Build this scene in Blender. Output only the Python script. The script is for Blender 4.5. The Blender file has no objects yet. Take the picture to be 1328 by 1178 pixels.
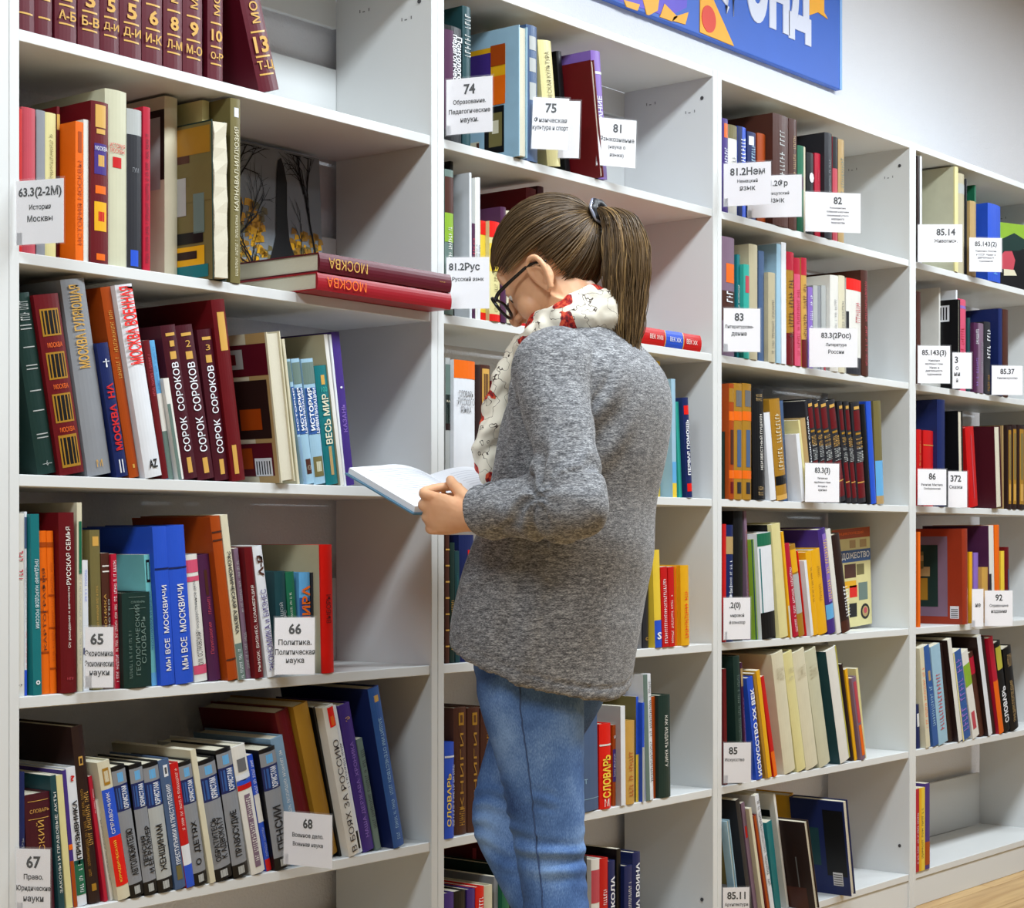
import bpy, bmesh, math, random
from mathutils import Vector, Matrix, noise
random.seed(7)
SC = bpy.context.scene
COL = SC.collection
# ---------------------------------------------------------------- camera, light, exposure
PD, H3, F = 2.3143, 1/3, 2415.0            # camera distance from the bookcase fronts, shelf pitch, focal length in pixels
EYE = 0.99
RX, RY = .6253, -.7804                      # camera's right direction
FX, FY = .7804, .6253                       # camera's forward direction
cd = bpy.data.cameras.new('camera'); cam = bpy.data.objects.new('camera', cd); COL.objects.link(cam)
cam.location = (0, -PD, EYE)
cam.rotation_euler = (math.pi/2, 0, -math.atan2(FX, FY))
cd.sensor_width = 36; cd.lens = F/1328*36; cd.shift_y = 117/1328; cd.clip_start = .05
SC.camera = cam
SC.view_settings.view_transform = 'Standard'; SC.view_settings.look = 'None'
SC.view_settings.exposure = 0.0; SC.view_settings.gamma = 1
SC.view_settings.use_curve_mapping = False
wd = bpy.data.worlds.new('world'); SC.world = wd; wd.use_nodes = True
wd.node_tree.nodes['Background'].inputs[0].default_value = (.85, .92, 1, 1)
wd.node_tree.nodes['Background'].inputs[1].default_value = .25
def area(x, y, sx, sy, p, col=(.84, .93, 1), z=2.84):
    l = bpy.data.lights.new('ceiling_lamp', 'AREA'); l.shape = 'RECTANGLE'; l.size = sx; l.size_y = sy; l.energy = p*1.33; l.color = col
    o = bpy.data.objects.new('ceiling_lamp', l); o.location = (x, y, z); COL.objects.link(o); return o
LAMPS = [(.3, -1.2, 46), (2.5, -1.2, 50), (4.7, -1.2, 50), (6.9, -1.2, 30), (.6, -3.2, 9), (3.1, -3.2, 9), (5.6, -3.2, 9)]
for x, y, p in LAMPS: area(x, y, 1.2, .4, p)

# ---------------------------------------------------------------- picture coordinates to metres
def wx(px, Y=0.):                            # X of the point of plane y=Y that shows at column px
    t = (px-664)/F
    return (PD+Y)*(FX+RX*t)/(FY+RY*t)
def depth(X, Y): return X*FX+(PD+Y)*FY
def wz(py, X, Y): return EYE+(706-py)*depth(X, Y)/F
def P(px, py, Y):
    X = wx(px, Y); return Vector((X, Y, wz(py, X, Y)))
TH = .018
def shelf_top(n): return EYE+(3.26-n)*H3+TH

# ---------------------------------------------------------------- materials
CN = dict(white=(.90,.91,.93), paper=(.90,.89,.86), cream=(.86,.83,.72), pages=(.84,.81,.72), ivory=(.80,.79,.68), maroon=(.36,.07,.13), darkred=(.40,.05,.08), red=(.78,.08,.08),
 bright=(.90,.10,.06), crimson=(.72,.09,.2), pink=(.84,.33,.45), rose=(.75,.28,.33), orange=(.93,.42,.06), tan=(.72,.6,.4), rust=(.66,.27,.05), brown=(.30,.16,.12), dbrown=(.17,.10,.09),
 gold=(.80,.62,.30), ochre=(.66,.48,.14), yellow=(.93,.80,.25), amber=(.92,.68,.1), pale=(.88,.84,.6), olive=(.46,.42,.25), green=(.12,.42,.30), dgreen=(.10,.20,.18), lime=(.55,.7,.2),
 teal=(.09,.45,.47), ltteal=(.45,.76,.78), sky=(.40,.68,.88), ltblue=(.62,.76,.84), blue=(.16,.33,.80), navy=(.10,.15,.36), midblue=(.2,.36,.62), slate=(.29,.38,.52), violet=(.27,.18,.5), lilac=(.55,.42,.75),
 purple=(.3,.13,.27), black=(.06,.06,.07), char=(.17,.17,.19), grey=(.55,.56,.58), lgrey=(.70,.71,.70), mid=(.42,.42,.43), sage=(.42,.5,.47), turq=(.2,.66,.6), wine=(.28,.07,.12), carmine=(.62,.09,.14), brick=(.60,.20,.10), beige=(.74,.70,.58), spruce=(.12,.27,.29),
 skyb=(.5,.62,.72), mauve=(.5,.4,.48), yg=(.75,.72,.25))
def lin(c):
    return tuple((x/12.92 if x <= .04045 else ((x+.055)/1.055)**2.4) for x in c)
MATS = {}
def mat(name, col, rough=.5, var=.12, scale=30, bump=0., bscale=200, spec=.5, metal=0., coat=0.):
    if name in MATS: return MATS[name]
    m = bpy.data.materials.new(name); m.use_nodes = True; nt = m.node_tree; b = nt.nodes['Principled BSDF']
    b.inputs['Roughness'].default_value = rough; b.inputs['Metallic'].default_value = metal
    b.inputs['Specular IOR Level'].default_value = spec; b.inputs['Coat Weight'].default_value = coat
    c = lin(col)
    tc = nt.nodes.new('ShaderNodeTexCoord')
    if var > 0:
        n = nt.nodes.new('ShaderNodeTexNoise'); n.inputs['Scale'].default_value = scale; n.inputs['Detail'].default_value = 3
        nt.links.new(tc.outputs['Object'], n.inputs['Vector'])
        r = nt.nodes.new('ShaderNodeMapRange'); r.inputs[3].default_value = 1-var; r.inputs[4].default_value = 1+var
        nt.links.new(n.outputs[0], r.inputs[0])
        mx = nt.nodes.new('ShaderNodeVectorMath'); mx.operation = 'SCALE'; mx.inputs[0].default_value = c
        nt.links.new(r.outputs[0], mx.inputs['Scale']); nt.links.new(mx.outputs[0], b.inputs['Base Color'])
    else: b.inputs['Base Color'].default_value = (*c, 1)
    if bump:
        n2 = nt.nodes.new('ShaderNodeTexNoise'); n2.inputs['Scale'].default_value = bscale; nt.links.new(tc.outputs['Object'], n2.inputs['Vector'])
        bp = nt.nodes.new('ShaderNodeBump'); bp.inputs['Strength'].default_value = bump; bp.inputs['Distance'].default_value = .002
        nt.links.new(n2.outputs[0], bp.inputs['Height']); nt.links.new(bp.outputs[0], b.inputs['Normal'])
    MATS[name] = m; return m
def bm_(c):                                  # book cloth or glossy cover of a named colour
    return mat('cover_'+c, tuple(x*.95 for x in CN[c]), rough=.38, var=.10, scale=25, spec=.35)
def ink(c): return mat('ink_'+c, CN[c], rough=.5 if c != 'gold' else .35, var=0)
def pages_mat():
    if 'pages' in MATS: return MATS['pages']
    m = mat('pages', CN['pages'], rough=.8, var=0); nt = m.node_tree; b = nt.nodes['Principled BSDF']
    tc = nt.nodes.new('ShaderNodeTexCoord'); w = nt.nodes.new('ShaderNodeTexWave'); w.bands_direction = 'X'
    w.inputs['Scale'].default_value = 260; w.inputs['Distortion'].default_value = 2
    nt.links.new(tc.outputs['Object'], w.inputs['Vector'])
    cr = nt.nodes.new('ShaderNodeValToRGB'); cr.color_ramp.elements[0].color = (*lin((.66,.62,.53)), 1); cr.color_ramp.elements[1].color = (*lin((.92,.90,.82)), 1)
    nt.links.new(w.outputs[0], cr.inputs[0]); nt.links.new(cr.outputs[0], b.inputs['Base Color']); return m
PAGES = pages_mat()
CASE = mat('white_laminate', (.845, .85, .845), rough=.42, var=.015, scale=6)
CASE_E = mat('white_edging', (.93, .935, .945), rough=.35, var=.01, scale=6)
WALL = mat('wall_paint', (.90, .90, .915), rough=.8, var=.02, scale=3, bump=.9, bscale=160)
GREY = mat('screw_steel', (.35, .35, .36), rough=.4, var=0, metal=.6)

# ---------------------------------------------------------------- mesh helpers
def me(name, v, f, m=None, smooth=False):
    d = bpy.data.meshes.new(name); d.from_pydata([tuple(x) for x in v], [], f)
    if m: d.materials.append(m)
    if smooth: d.polygons.foreach_set('use_smooth', [True]*len(d.polygons))
    return d
def ob(name, d, parent=None, loc=None, rot=None):
    o = bpy.data.objects.new(name, d); COL.objects.link(o)
    if parent: o.parent = parent
    if loc is not None: o.location = loc
    if rot is not None: o.rotation_euler = rot
    return o
def tag(o, label=None, cat=None, group=None, kind=None):
    for k, v in (('label', label), ('category', cat), ('group', group), ('kind', kind)):
        if v: o[k] = v
    return o
BF = [(0,1,3,2),(4,6,7,5),(0,4,5,1),(2,3,7,6),(0,2,6,4),(1,5,7,3)]
def boxv(x0,x1,y0,y1,z0,z1): return [(x,y,z) for x in (x0,x1) for y in (y0,y1) for z in (z0,z1)]
def box(name, x0,x1,y0,y1,z0,z1, m, parent=None):
    return ob(name, me(name, boxv(x0,x1,y0,y1,z0,z1), BF, m), parent)
def bevbox(name, x0,x1,y0,y1,z0,z1, m, parent=None, r=.001):
    bm = bmesh.new(); vs = [bm.verts.new(p) for p in boxv(x0,x1,y0,y1,z0,z1)]
    for f in BF: bm.faces.new([vs[i] for i in f])
    bmesh.ops.bevel(bm, geom=bm.edges[:], offset=r, segments=1, affect='EDGES')
    d = bpy.data.meshes.new(name); bm.to_mesh(d); bm.free(); d.materials.append(m); return ob(name, d, parent)
def prism(pts, z0, z1):                      # closed outline in x,y extruded along z
    n = len(pts); v = [(x,y,z0) for x,y in pts]+[(x,y,z1) for x,y in pts]
    f = [tuple(range(n))[::-1], tuple(range(n, 2*n))]+[(i,(i+1)%n,(i+1)%n+n,i+n) for i in range(n)]
    return v, f
TXT = {}
def textmesh(s, w_=.0):                      # flat lettering, box normalised to 0..1 in both directions; returns mesh data arrays
    k = (s, w_)
    if k in TXT: return TXT[k]
    c = bpy.data.curves.new('lettering', 'FONT'); c.body = s; c.resolution_u = 1 if len(s) > 16 else 2; c.offset = w_; c.align_x = 'CENTER'; c.space_line = .85
    o = bpy.data.objects.new('lettering', c); m = bpy.data.meshes.new_from_object(o)
    v = [x.co.copy() for x in m.vertices]; f = [tuple(p.vertices) for p in m.polygons]
    bpy.data.objects.remove(o); bpy.data.meshes.remove(m)
    xs = [a.x for a in v]; ys = [a.y for a in v]; x0, x1, y0, y1 = min(xs), max(xs), min(ys), max(ys)
    v = [((a.x-x0)/(x1-x0), (a.y-y0)/max(1e-6, y1-y0)) for a in v]
    TXT[k] = (v, f, (x1-x0), (y1-y0)); return TXT[k]
def squig(n, rnd):                           # worn, unreadable lettering: a row of short strokes
    v, f = [], []; x = 0
    while x < 1:
        w = rnd.uniform(.25, .5)/n; 
        if rnd.random() < .14: x += .8/n; continue
        for (a, b, c, d) in ((x, x+w*.35, 0, 1), (x+w*.35, x+w, rnd.choice((0, .4, .8)), None)):
            if d is None: d = c+.2
            k = len(v); v += [(a,c),(b,c),(b,d),(a,d)]; f.append((k,k+1,k+2,k+3))
        x += w+.28/n
    return v, f
def decal(parent, name, vf, org, ex, ey, m):
    v, f = vf[0], vf[1]
    return ob(name, me(name, [org+ex*a+ey*b for a, b in v], f, m), parent)
SQ = ([(0,0),(1,0),(1,1),(0,1)], [(0,1,2,3)])

# ---------------------------------------------------------------- a book
def T(s, zc=.5, L=.6, g=.5, c='white', o='u', x=.5, b=.0): return ('T', s, zc, L, g, c, o, x, b)
def S(zc=.5, L=.6, g=.35, c='white', x=.5): return ('S', None, zc, L, g, c, 'u', x, 0)
def arcf(w, b, x):                           # y of the spine front at x
    u = (x/w-.5)*2; return b*u*u
def strip(w, b, x0, x1, z0, z1, off=-.0004, n=5):
    v, f = [], []
    for i in range(n+1):
        x = x0+(x1-x0)*i/n; y = arcf(w, b, min(max(x, 0), w))+off
        v += [(x, y, z0), (x, y, z1)]
    for i in range(n): k = 2*i; f.append((k, k+2, k+3, k+1))
    return v, f
def make_book(w, D, Hh, col, opt, rnd):
    root = bpy.data.objects.new('book', None); COL.objects.link(root); root.empty_display_size = .02
    hard = opt.get('hard', w > .017); t = .0024 if hard else .0007; b = min(.004, w*.11) if hard else .0008
    t = min(t, w*.2); oh = .003 if hard else 0
    n = 6
    front = [(w*i/n, arcf(w, b, w*i/n)) for i in range(n+1)]
    if opt.get('rv'):
        prof = [(0, 0), (t, 0), (t, D-t)] + [(w-t, D-t), (w-t, 0), (w, 0), (w, D), (0, D)]
        pg = (t+.0002, w-t-.0002, oh+.0008, D-t-.0005)
    else:
        prof = [(0, D)]+front+[(w, D), (w-t, D), (w-t, b+t), (t, b+t), (t, D)]
        pg = (t+.0002, w-t-.0002, b+t+.0003, D-oh)
    v, f = prism(prof, 0, Hh)
    ob('cover', me('cover', v, f, bm_(col)), root)
    if opt.get('rv') and opt.get('warp'):
        # swollen, worn page block
        vv, ff = [], []
        x0, x1, y0, y1 = pg; nn = 12
        for i in range(nn+1):
            z = oh+(Hh-2*oh)*i/nn; e = .0016*math.sin(i*1.9)+.0008*math.sin(i*4.1)
            vv += [(x0, y0-.006-e, z), (x1, y0-.010+e*.7, z), (x1, y1, z), (x0, y1, z)]
        for i in range(nn):
            k = 4*i
            for j in range(4): ff.append((k+j, k+(j+1)%4, k+4+(j+1)%4, k+4+j))
        ff += [(3,2,1,0), (4*nn, 4*nn+1, 4*nn+2, 4*nn+3)]
        ob('page_block', me('page_block', vv, ff, PAGES), root)
    else:
        box('page_block', pg[0], pg[1], pg[2], pg[3], oh, Hh-oh, PAGES, root)
    for (z0, z1, c, *xx) in opt.get('pn', ()):
        x0, x1 = xx if xx else (0, 1)
        v, f = strip(w, b, w*x0, w*x1, Hh*z0, Hh*z1, -.0005 if z1-z0 > .03 else -.0008)
        ob('spine_panel' if z1-z0 > .03 else 'spine_band', me('spine_panel', v, f, ink(c) if c in ('gold',) else bm_(c)), root)
    for (k, s, zc, L, g, c, o, x, bold) in opt.get('tx', ()):
        if k == 'S':
            vf = squig(max(6, int(L*Hh/max(.003, g*w)*1.6)), rnd)
        else: vf = textmesh(s, bold)
        ll, gg = L*Hh, g*w
        if o == 'h': ll, gg = L*w, g*w
        cx, cz, y = w*x, Hh*zc, -.0011
        if o == 'u':   org, ex, ey = Vector((cx+gg/2, y, cz-ll/2)), Vector((0,0,ll)), Vector((-gg,0,0))
        elif o == 'd': org, ex, ey = Vector((cx-gg/2, y, cz+ll/2)), Vector((0,0,-ll)), Vector((gg,0,0))
        else:          org, ex, ey = Vector((cx-ll/2, y, cz-gg/2)), Vector((ll,0,0)), Vector((0,0,gg))
        decal(root, 'lettering', vf, org, ex, ey, ink(c))
    for a in opt.get('art', ()):             # print on the cover that faces the camera: d (0 front..1 back), z, colour
        d0, d1, z0, z1, c = a[:5]; lift = a[5] if len(a) > 5 else 1
        decal(root, 'cover_print', SQ, Vector((-.0004*lift, D*d1, Hh*z0)), Vector((0, D*(d0-d1), 0)), Vector((0,0,Hh*(z1-z0))), bm_(c))
    return root
BAYX = [1.693-.972, 1.693, 2.664, 3.646, 4.631, 5.616]
BAYN = ['zeroth', 'first', 'second', 'third', 'fourth']; SHN = ['', 'top', 'second', 'third', 'fourth', 'fifth', 'lowest']
LABELS = {}; DBG = []
ZT = shelf_top(0)-.012
def claim(lab):
    LABELS[lab] = LABELS.get(lab, 0)+1; return LABELS[lab] == 1
def row(bay, n, ents):
    rnd = random.Random(bay*100+n)
    zs = shelf_top(n); xl, xr = BAYX[bay]+.0185, BAYX[bay+1]-.0185
    items = []
    for e in ents:
        xbl, xbr, xtl, yt, col, desc = e[:6]; opt = e[6] if len(e) > 6 else {}
        f = opt.get('f', .012)
        X0, X1 = wx(xbl, f), wx(xbr, f)
        if opt.get('bk'): f = opt['f']
        if opt.get('h'): Z1 = zs+opt['h']; Xt = X0+(wx(xtl, f)-wx(xbl, f)) 
        else:
            Xt = wx(xtl, f); Z1 = wz(yt, Xt, f)
        ln = math.hypot(Xt-X0, Z1-zs); phi = math.atan2(Xt-X0, Z1-zs)
        zup = (shelf_top(n-1)-TH if n > 1 else ZT-TH)-.006-zs
        if ln*math.cos(phi) > zup and not (n == 1 and bay == 1 and opt.get('h')): ln = zup/math.cos(phi)
        w = (X1-X0)*math.cos(phi)
        items.append([X0, max(.006, w), ln, phi, f, col, desc, opt])
    prev = None
    for it in items:
        X0, w, ln, phi = it[:4]
        if it[7].get('bk'): continue
        it[0] = max(it[0], xl+max(0, -ln*math.sin(phi))+.0005)
        if prev:
            pX, pw, pl, pp = prev[:4]
            zc = min(ln*math.cos(phi), pl*math.cos(pp))
            edge = lambda z: pX+pw/math.cos(pp)+z*math.tan(pp)
            need = max(edge(0)-0, edge(zc)-zc*math.tan(phi))
            over = need+.0004-it[0]
            if over > 0:
                cut = min(over, pw*.35); prev[1] -= cut/1.0*math.cos(pp); over -= cut
                if over > 0: it[0] += over
        prev = it
    # pull back anything pushed past the right side panel
    lim = xr
    for it in reversed(items):
        if it[7].get('bk'): continue
        r_ = it[0]+it[1]/math.cos(it[3])+max(0, it[2]*math.sin(it[3]))
        if r_ > lim: it[0] -= r_-lim
        else: break
        lim = it[0]-.0004
    shelf = f"{BAYN[bay]} bookcase, {SHN[n]} shelf"
    for i, (X0, w, ln, phi, f, col, desc, opt) in enumerate(items):
        D = min(opt.get('D', max(.13, ln*.68)), .243-f)
        DBG.append((bay, n, i, desc))
        r = make_book(w, D, ln, col, opt, rnd)
        r.location = (X0, f, zs+(w*math.sin(phi) if phi > 0 else 0)+.0003)
        r.rotation_euler = (0, phi, 0)
        lab = f"{desc}, {shelf}"
        if not claim(lab):
            pd = items[i-1][6] if i else 'side panel'
            short = ' '.join(pd.split()[:3])
            lab = f"{desc} beside {short}, {shelf}"
            k = 2
            while not claim(lab):
                lab = f"{desc}, {['','','second','third','fourth','fifth','sixth','seventh','eighth'][k]} of its kind, {shelf}"; k += 1
        if len(lab.replace(',', '').split()) > 16: lab = f"{desc}, {shelf}"
        tag(r, lab, 'book', f"books on the {shelf.replace(',', ' ')}".replace('  ', ' '))

# ---------------------------------------------------------------- room
def struct(name, d, **k): o = ob(name, d); o['kind'] = 'structure'; return o
X_L, X_R, Y_N, Y_W, Z_C = -2.2, 7.6, -3.9, .275, 2.9
struct('wall_back', me('wall_back', boxv(X_L, X_R, Y_W, Y_W+.1, 0, Z_C), BF, WALL))
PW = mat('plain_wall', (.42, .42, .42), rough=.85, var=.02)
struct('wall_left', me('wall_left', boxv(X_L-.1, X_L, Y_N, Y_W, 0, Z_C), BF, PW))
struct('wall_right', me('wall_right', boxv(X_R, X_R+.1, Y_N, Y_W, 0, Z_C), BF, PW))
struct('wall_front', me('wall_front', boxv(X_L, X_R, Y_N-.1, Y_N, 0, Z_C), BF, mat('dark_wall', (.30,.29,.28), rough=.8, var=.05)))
struct('ceiling', me('ceiling', boxv(X_L, X_R, Y_N, Y_W, Z_C, Z_C+.1), BF, mat('ceiling_paint', (.80,.80,.80), rough=.9, var=.01)))
def wood():
    m = mat('floor_wood', (.8,.66,.42), rough=.35, var=0); nt = m.node_tree; b = nt.nodes['Principled BSDF']
    tc = nt.nodes.new('ShaderNodeTexCoord'); mp = nt.nodes.new('ShaderNodeMapping'); mp.inputs['Scale'].default_value = (.8, 12, 1)
    n = nt.nodes.new('ShaderNodeTexNoise'); n.inputs['Scale'].default_value = 4; n.inputs['Detail'].default_value = 6
    cr = nt.nodes.new('ShaderNodeValToRGB'); cr.color_ramp.elements[0].position = .3; cr.color_ramp.elements[1].position = .7
    cr.color_ramp.elements[0].color = (*lin((.66,.50,.30)), 1); cr.color_ramp.elements[1].color = (*lin((.80,.66,.44)), 1)
    oi = nt.nodes.new('ShaderNodeObjectInfo'); ad = nt.nodes.new('ShaderNodeVectorMath'); ad.operation = 'ADD'
    nt.links.new(tc.outputs['Object'], ad.inputs[0]); nt.links.new(oi.outputs['Random'], ad.inputs[1])
    nt.links.new(ad.outputs[0], mp.inputs[0]); nt.links.new(mp.outputs[0], n.inputs['Vector']); nt.links.new(n.outputs[0], cr.inputs[0]); nt.links.new(cr.outputs[0], b.inputs['Base Color'])
    return m
WOOD = wood()
fl = struct('floor', me('floor', boxv(X_L, X_R, Y_N, Y_W, -.1, -.012), BF, WOOD))
pl = [me('floor_board', boxv(0, 1.398, 0, .1385, 0, .0118), BF, WOOD)]
for j in range(10):                          # laminate boards of the floor near the bookcases
    y = Y_W-.14*(j+1)-.03
    for i in range(-1, 6):
        x = X_L+1.4*i+.47*(j % 3)+1.2
        if x < X_L or x+1.4 > X_R: continue
        ob('floor_board', pl[0], fl, (x, y, -.012))
# the rest of the floor as one sheet flush with the boards
box('floor_field', X_L, X_R, Y_N, Y_W-1.432, -.012, 0, WOOD, fl)

# ---------------------------------------------------------------- bookcases
ZT = shelf_top(0)-.012                       # top of the carcass
def bookcase(bay, label):
    x0, x1 = BAYX[bay]+.0004, BAYX[bay+1]-.0004
    r = ob('bookcase', None, None, (0, 0, 0)); tag(r, label, 'bookcase', 'white laminate bookcases along the wall')
    D = .25
    for a, b in ((x0, x0+.018), (x1-.018, x1)):
        s = bevbox('side_panel', a, b, 0, D, 0, ZT, CASE, r)
    z0 = ZT-TH
    bevbox('top_panel', x0+.018, x1-.018, .001, D, z0, ZT, CASE, r)
    for n in range(1, 7):
        z = shelf_top(n)
        bevbox('shelf' if n < 6 else 'bottom_panel', x0+.0182, x1-.0182, .003, D-.002, z-TH, z, CASE, r)
        zz = z-.0
        bevbox('back_rail', x0+.0182, x1-.0182, D-.0015, D+.010, zz, zz+.163, CASE, r)
    bevbox('plinth', x0+.0182, x1-.0182, .006, .022, 0, shelf_top(6)-TH-.001, CASE, r)
    bevbox('back_rail', x0+.0182, x1-.0182, D-.0015, D+.010, z0-.06, z0-.0005, CASE, r)
    # assembly fittings: screw caps and pencil marks on the inner face of the side panel
    cap = bmesh.new(); bmesh.ops.create_cone(cap, cap_ends=True, segments=12, radius1=.0045, radius2=.004, depth=.0015, matrix=Matrix.Rotation(math.pi/2, 4, 'Y')); d = bpy.data.meshes.new('screw_cap'); cap.to_mesh(d); cap.free(); d.materials.append(GREY)
    for zq in (z0-.045, shelf_top(6)+.075): ob('screw_cap', d, r, (x1-.0188, .03, zq))
    for yq, zq in ((.05, z0-.075), (.16, z0-.04)):
        for q in range(3): box('pencil_mark', x1-.0185, x1-.0179, yq+q*.012, yq+q*.012+.002+.004*(q == 1), zq, zq+.006-.004*(q == 1), mat('pencil', (.45,.45,.45), var=0), r)
    return r
bookcase(0, 'empty white bookcase beyond the encyclopaedia bookcase, only its edge showing')
bookcase(1, 'first white bookcase, holding the maroon encyclopaedia volumes on its top shelf')
bookcase(2, 'second white bookcase, standing directly behind the woman in grey')
bookcase(3, 'third white bookcase, under the end of the blue banner')
bookcase(4, 'fourth white bookcase, next to the bare wood floor, lowest shelf nearly empty')
# ---------------------------------------------------------------- the books, shelf by shelf
D_ = dict
def enc(a, b, at, num, let, desc, **k):
    return (a, b, at, 0, 'maroon', desc, D_(h=.272, D=.20, hard=True, f=.008, tx=[T('МОСКВА', .56, .30, .42, 'gold'), T(num, .31, .62, .62, 'gold', 'h', b=.03)]
        + ([T(let, .185, .72, .40, 'gold', 'h', b=.02)] if let else []), pn=[(.375,.387,'gold',.15,.85), (.235,.247,'gold',.15,.85), (.12,.132,'gold',.15,.85)], **k))
def enc_(a, b, at, num, let, desc): 
    e = enc(a, b, at, num, let, desc); e[6]['pn'] = [(.345,.356,'gold',.15,.85), (.20,.211,'gold',.15,.85), (.095,.105,'gold',.15,.85)]
    e[6]['tx'] = [T('МОСКВА', .58, .36, .40, 'gold', b=.01)] + ([T(num, .275, .45 if len(num) == 1 else .7, .58, 'gold', 'h', b=.03)] if num else []) + ([T(let, .15, .8, .36, 'gold', 'h', b=.02)] if let else [])
    return e
row(1, 1, [
 enc_(20, 46, 20, '', '', 'maroon encyclopaedia volume against the side panel'),
 enc_(47, 69, 47, '', '', 'slim maroon encyclopaedia volume with one low gold rule'),
 enc_(73, 101, 73, '2', 'А-Б', 'maroon encyclopaedia volume numbered two in gold'),
 enc_(103, 131, 103, '3', 'Б-В', 'maroon encyclopaedia volume numbered three in gold'),
 enc_(132, 156, 132, '5', 'Д-И', 'faded gold five, maroon encyclopaedia volume'),
 enc_(157, 185, 157, '5', 'Д-И', 'bright gold five, maroon encyclopaedia volume'),
 enc_(186, 212, 186, '6', 'И-К', 'maroon encyclopaedia volume numbered six in gold'),
 enc_(214, 238, 214, '8', 'Л-М', 'maroon encyclopaedia volume numbered eight in gold'),
 enc_(239, 264, 239, '9', 'М-О', 'maroon encyclopaedia volume numbered nine in gold'),
 enc_(271, 301, 271, '10', 'О-Р', 'maroon encyclopaedia volume numbered ten in gold'),
 enc_(328, 356, 280, '13', 'Т-Ц', 'leaning maroon encyclopaedia volume numbered thirteen'),
])
row(1, 2, [
 (20, 29, 20, 140, 'red', 'thin red book above the card of Moscow history', D_(tx=[S(.35,.3)], hard=False)),
 (29, 47, 29, 138, 'rose', 'faded pink-red book with plain spine', D_(f=.02, hard=True)),
 (47.5, 59, 47.5, 142, 'grey', 'thin plain grey book', D_(f=.03)),
 (59, 73.5, 59, 145, 'pale', 'pale yellow book with green handwriting on spine', D_(f=.03, tx=[S(.6,.5,.3,'olive')])),
 (74, 80, 74, 138, 'darkred', 'thin dark red ornamented book', D_(f=.05, pn=[(.85,.95,'gold')])),
 (80, 96, 80, 153, 'orange', 'orange book titled in Russian about Moscow history', D_(tx=[T('ИСТОРИЯ МОСКВЫ', .42, .6, .5, 'rust')], pn=[(.78,.93,'rust',.3,.75)], hard=False)),
 (96, 106, 96, 152, 'paper', 'white paperback beside the orange one', D_(hard=False)),
 (108, 138, 108, 127, 'darkred', 'thick dark red atlas with gold crest and blue panel', D_(f=.004, tx=[T('МОСКВА', .71, .7, .2, 'white', 'h')], pn=[(.84,.98,'gold',.2,.8), (.80,.83,'gold',.25,.75), (.55,.74,'violet',.15,.85), (.60,.67,'gold',.35,.7), (.43,.48,'orange',.2,.8), (.20,.38,'amber',.15,.85), (.26,.32,'red',.35,.7), (.02,.06,'orange',.25,.75)])),
 (138, 166, 138, 114, 'ivory', 'thick cream hardback with small red square on spine', D_(tx=[T('ИСТОРИЯ\nМОСКВЫ', .67, .7, .35, 'red', 'h')], pn=[(.56,.62,'red',.3,.7)])),
 (166, 185, 166, 140, 'lgrey', 'dark jacket book with pale top and blue patch', D_(pn=[(0,.84,'char'), (.02,.12,'blue',.2,.7)], tx=[T('ГУМ', .62, .4, .25, 'grey', 'h')])),
 (186, 195, 186, 138, 'crimson', 'thin crimson book with dark lettering', D_(hard=False, tx=[S(.45,.8,.4,'wine')])),
 (215, 240, 215, 108, 'cream', 'large white book with dark framed cover', D_(f=.075, D=.165, art=[(0.02,.9,.55,.93,'dbrown'), (.08,.9,.50,.89,'lgrey',2)])),
 (239, 267, 237, 146, 'dgreen', 'worn book turned pages outward with palace picture cover', D_(f=-.006, rv=1, warp=1, hard=True, art=[(.0,1,.0,.99,'olive'), (.02,.5,.80,.97,'ochre',2), (.3,.8,.6,.8,'brown',3), (.0,.5,.5,.75,'olive',3), (.1,.25,.30,.55,'sage',4), (.35,.5,.42,.66,'lgrey',4), (.58,.66,.35,.62,'lgrey',4), (.12,.7,.24,.31,'black',4), (.1,.8,.1,.22,'amber',5), (.2,.7,.14,.19,'dbrown',6), (.05,.6,.02,.1,'teal',5)])),
 (248, 262, 246, 111, 'pale', 'tall yellow stained book behind the worn one', D_(f=.05, D=.17, pn=[(.0,.15,'amber')])),
 (270, 283, 270, 117, 'olive', 'tall thin olive gold book with round white emblem', D_(f=.0, tx=[T('КАРНАВАЛ-ИЛЛЮЗИЯ', .62, .45, .42, 'cream'), S(.22,.36,.28,'cream')], pn=[(.90,.95,'white',.3,.75)])),
])
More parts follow.
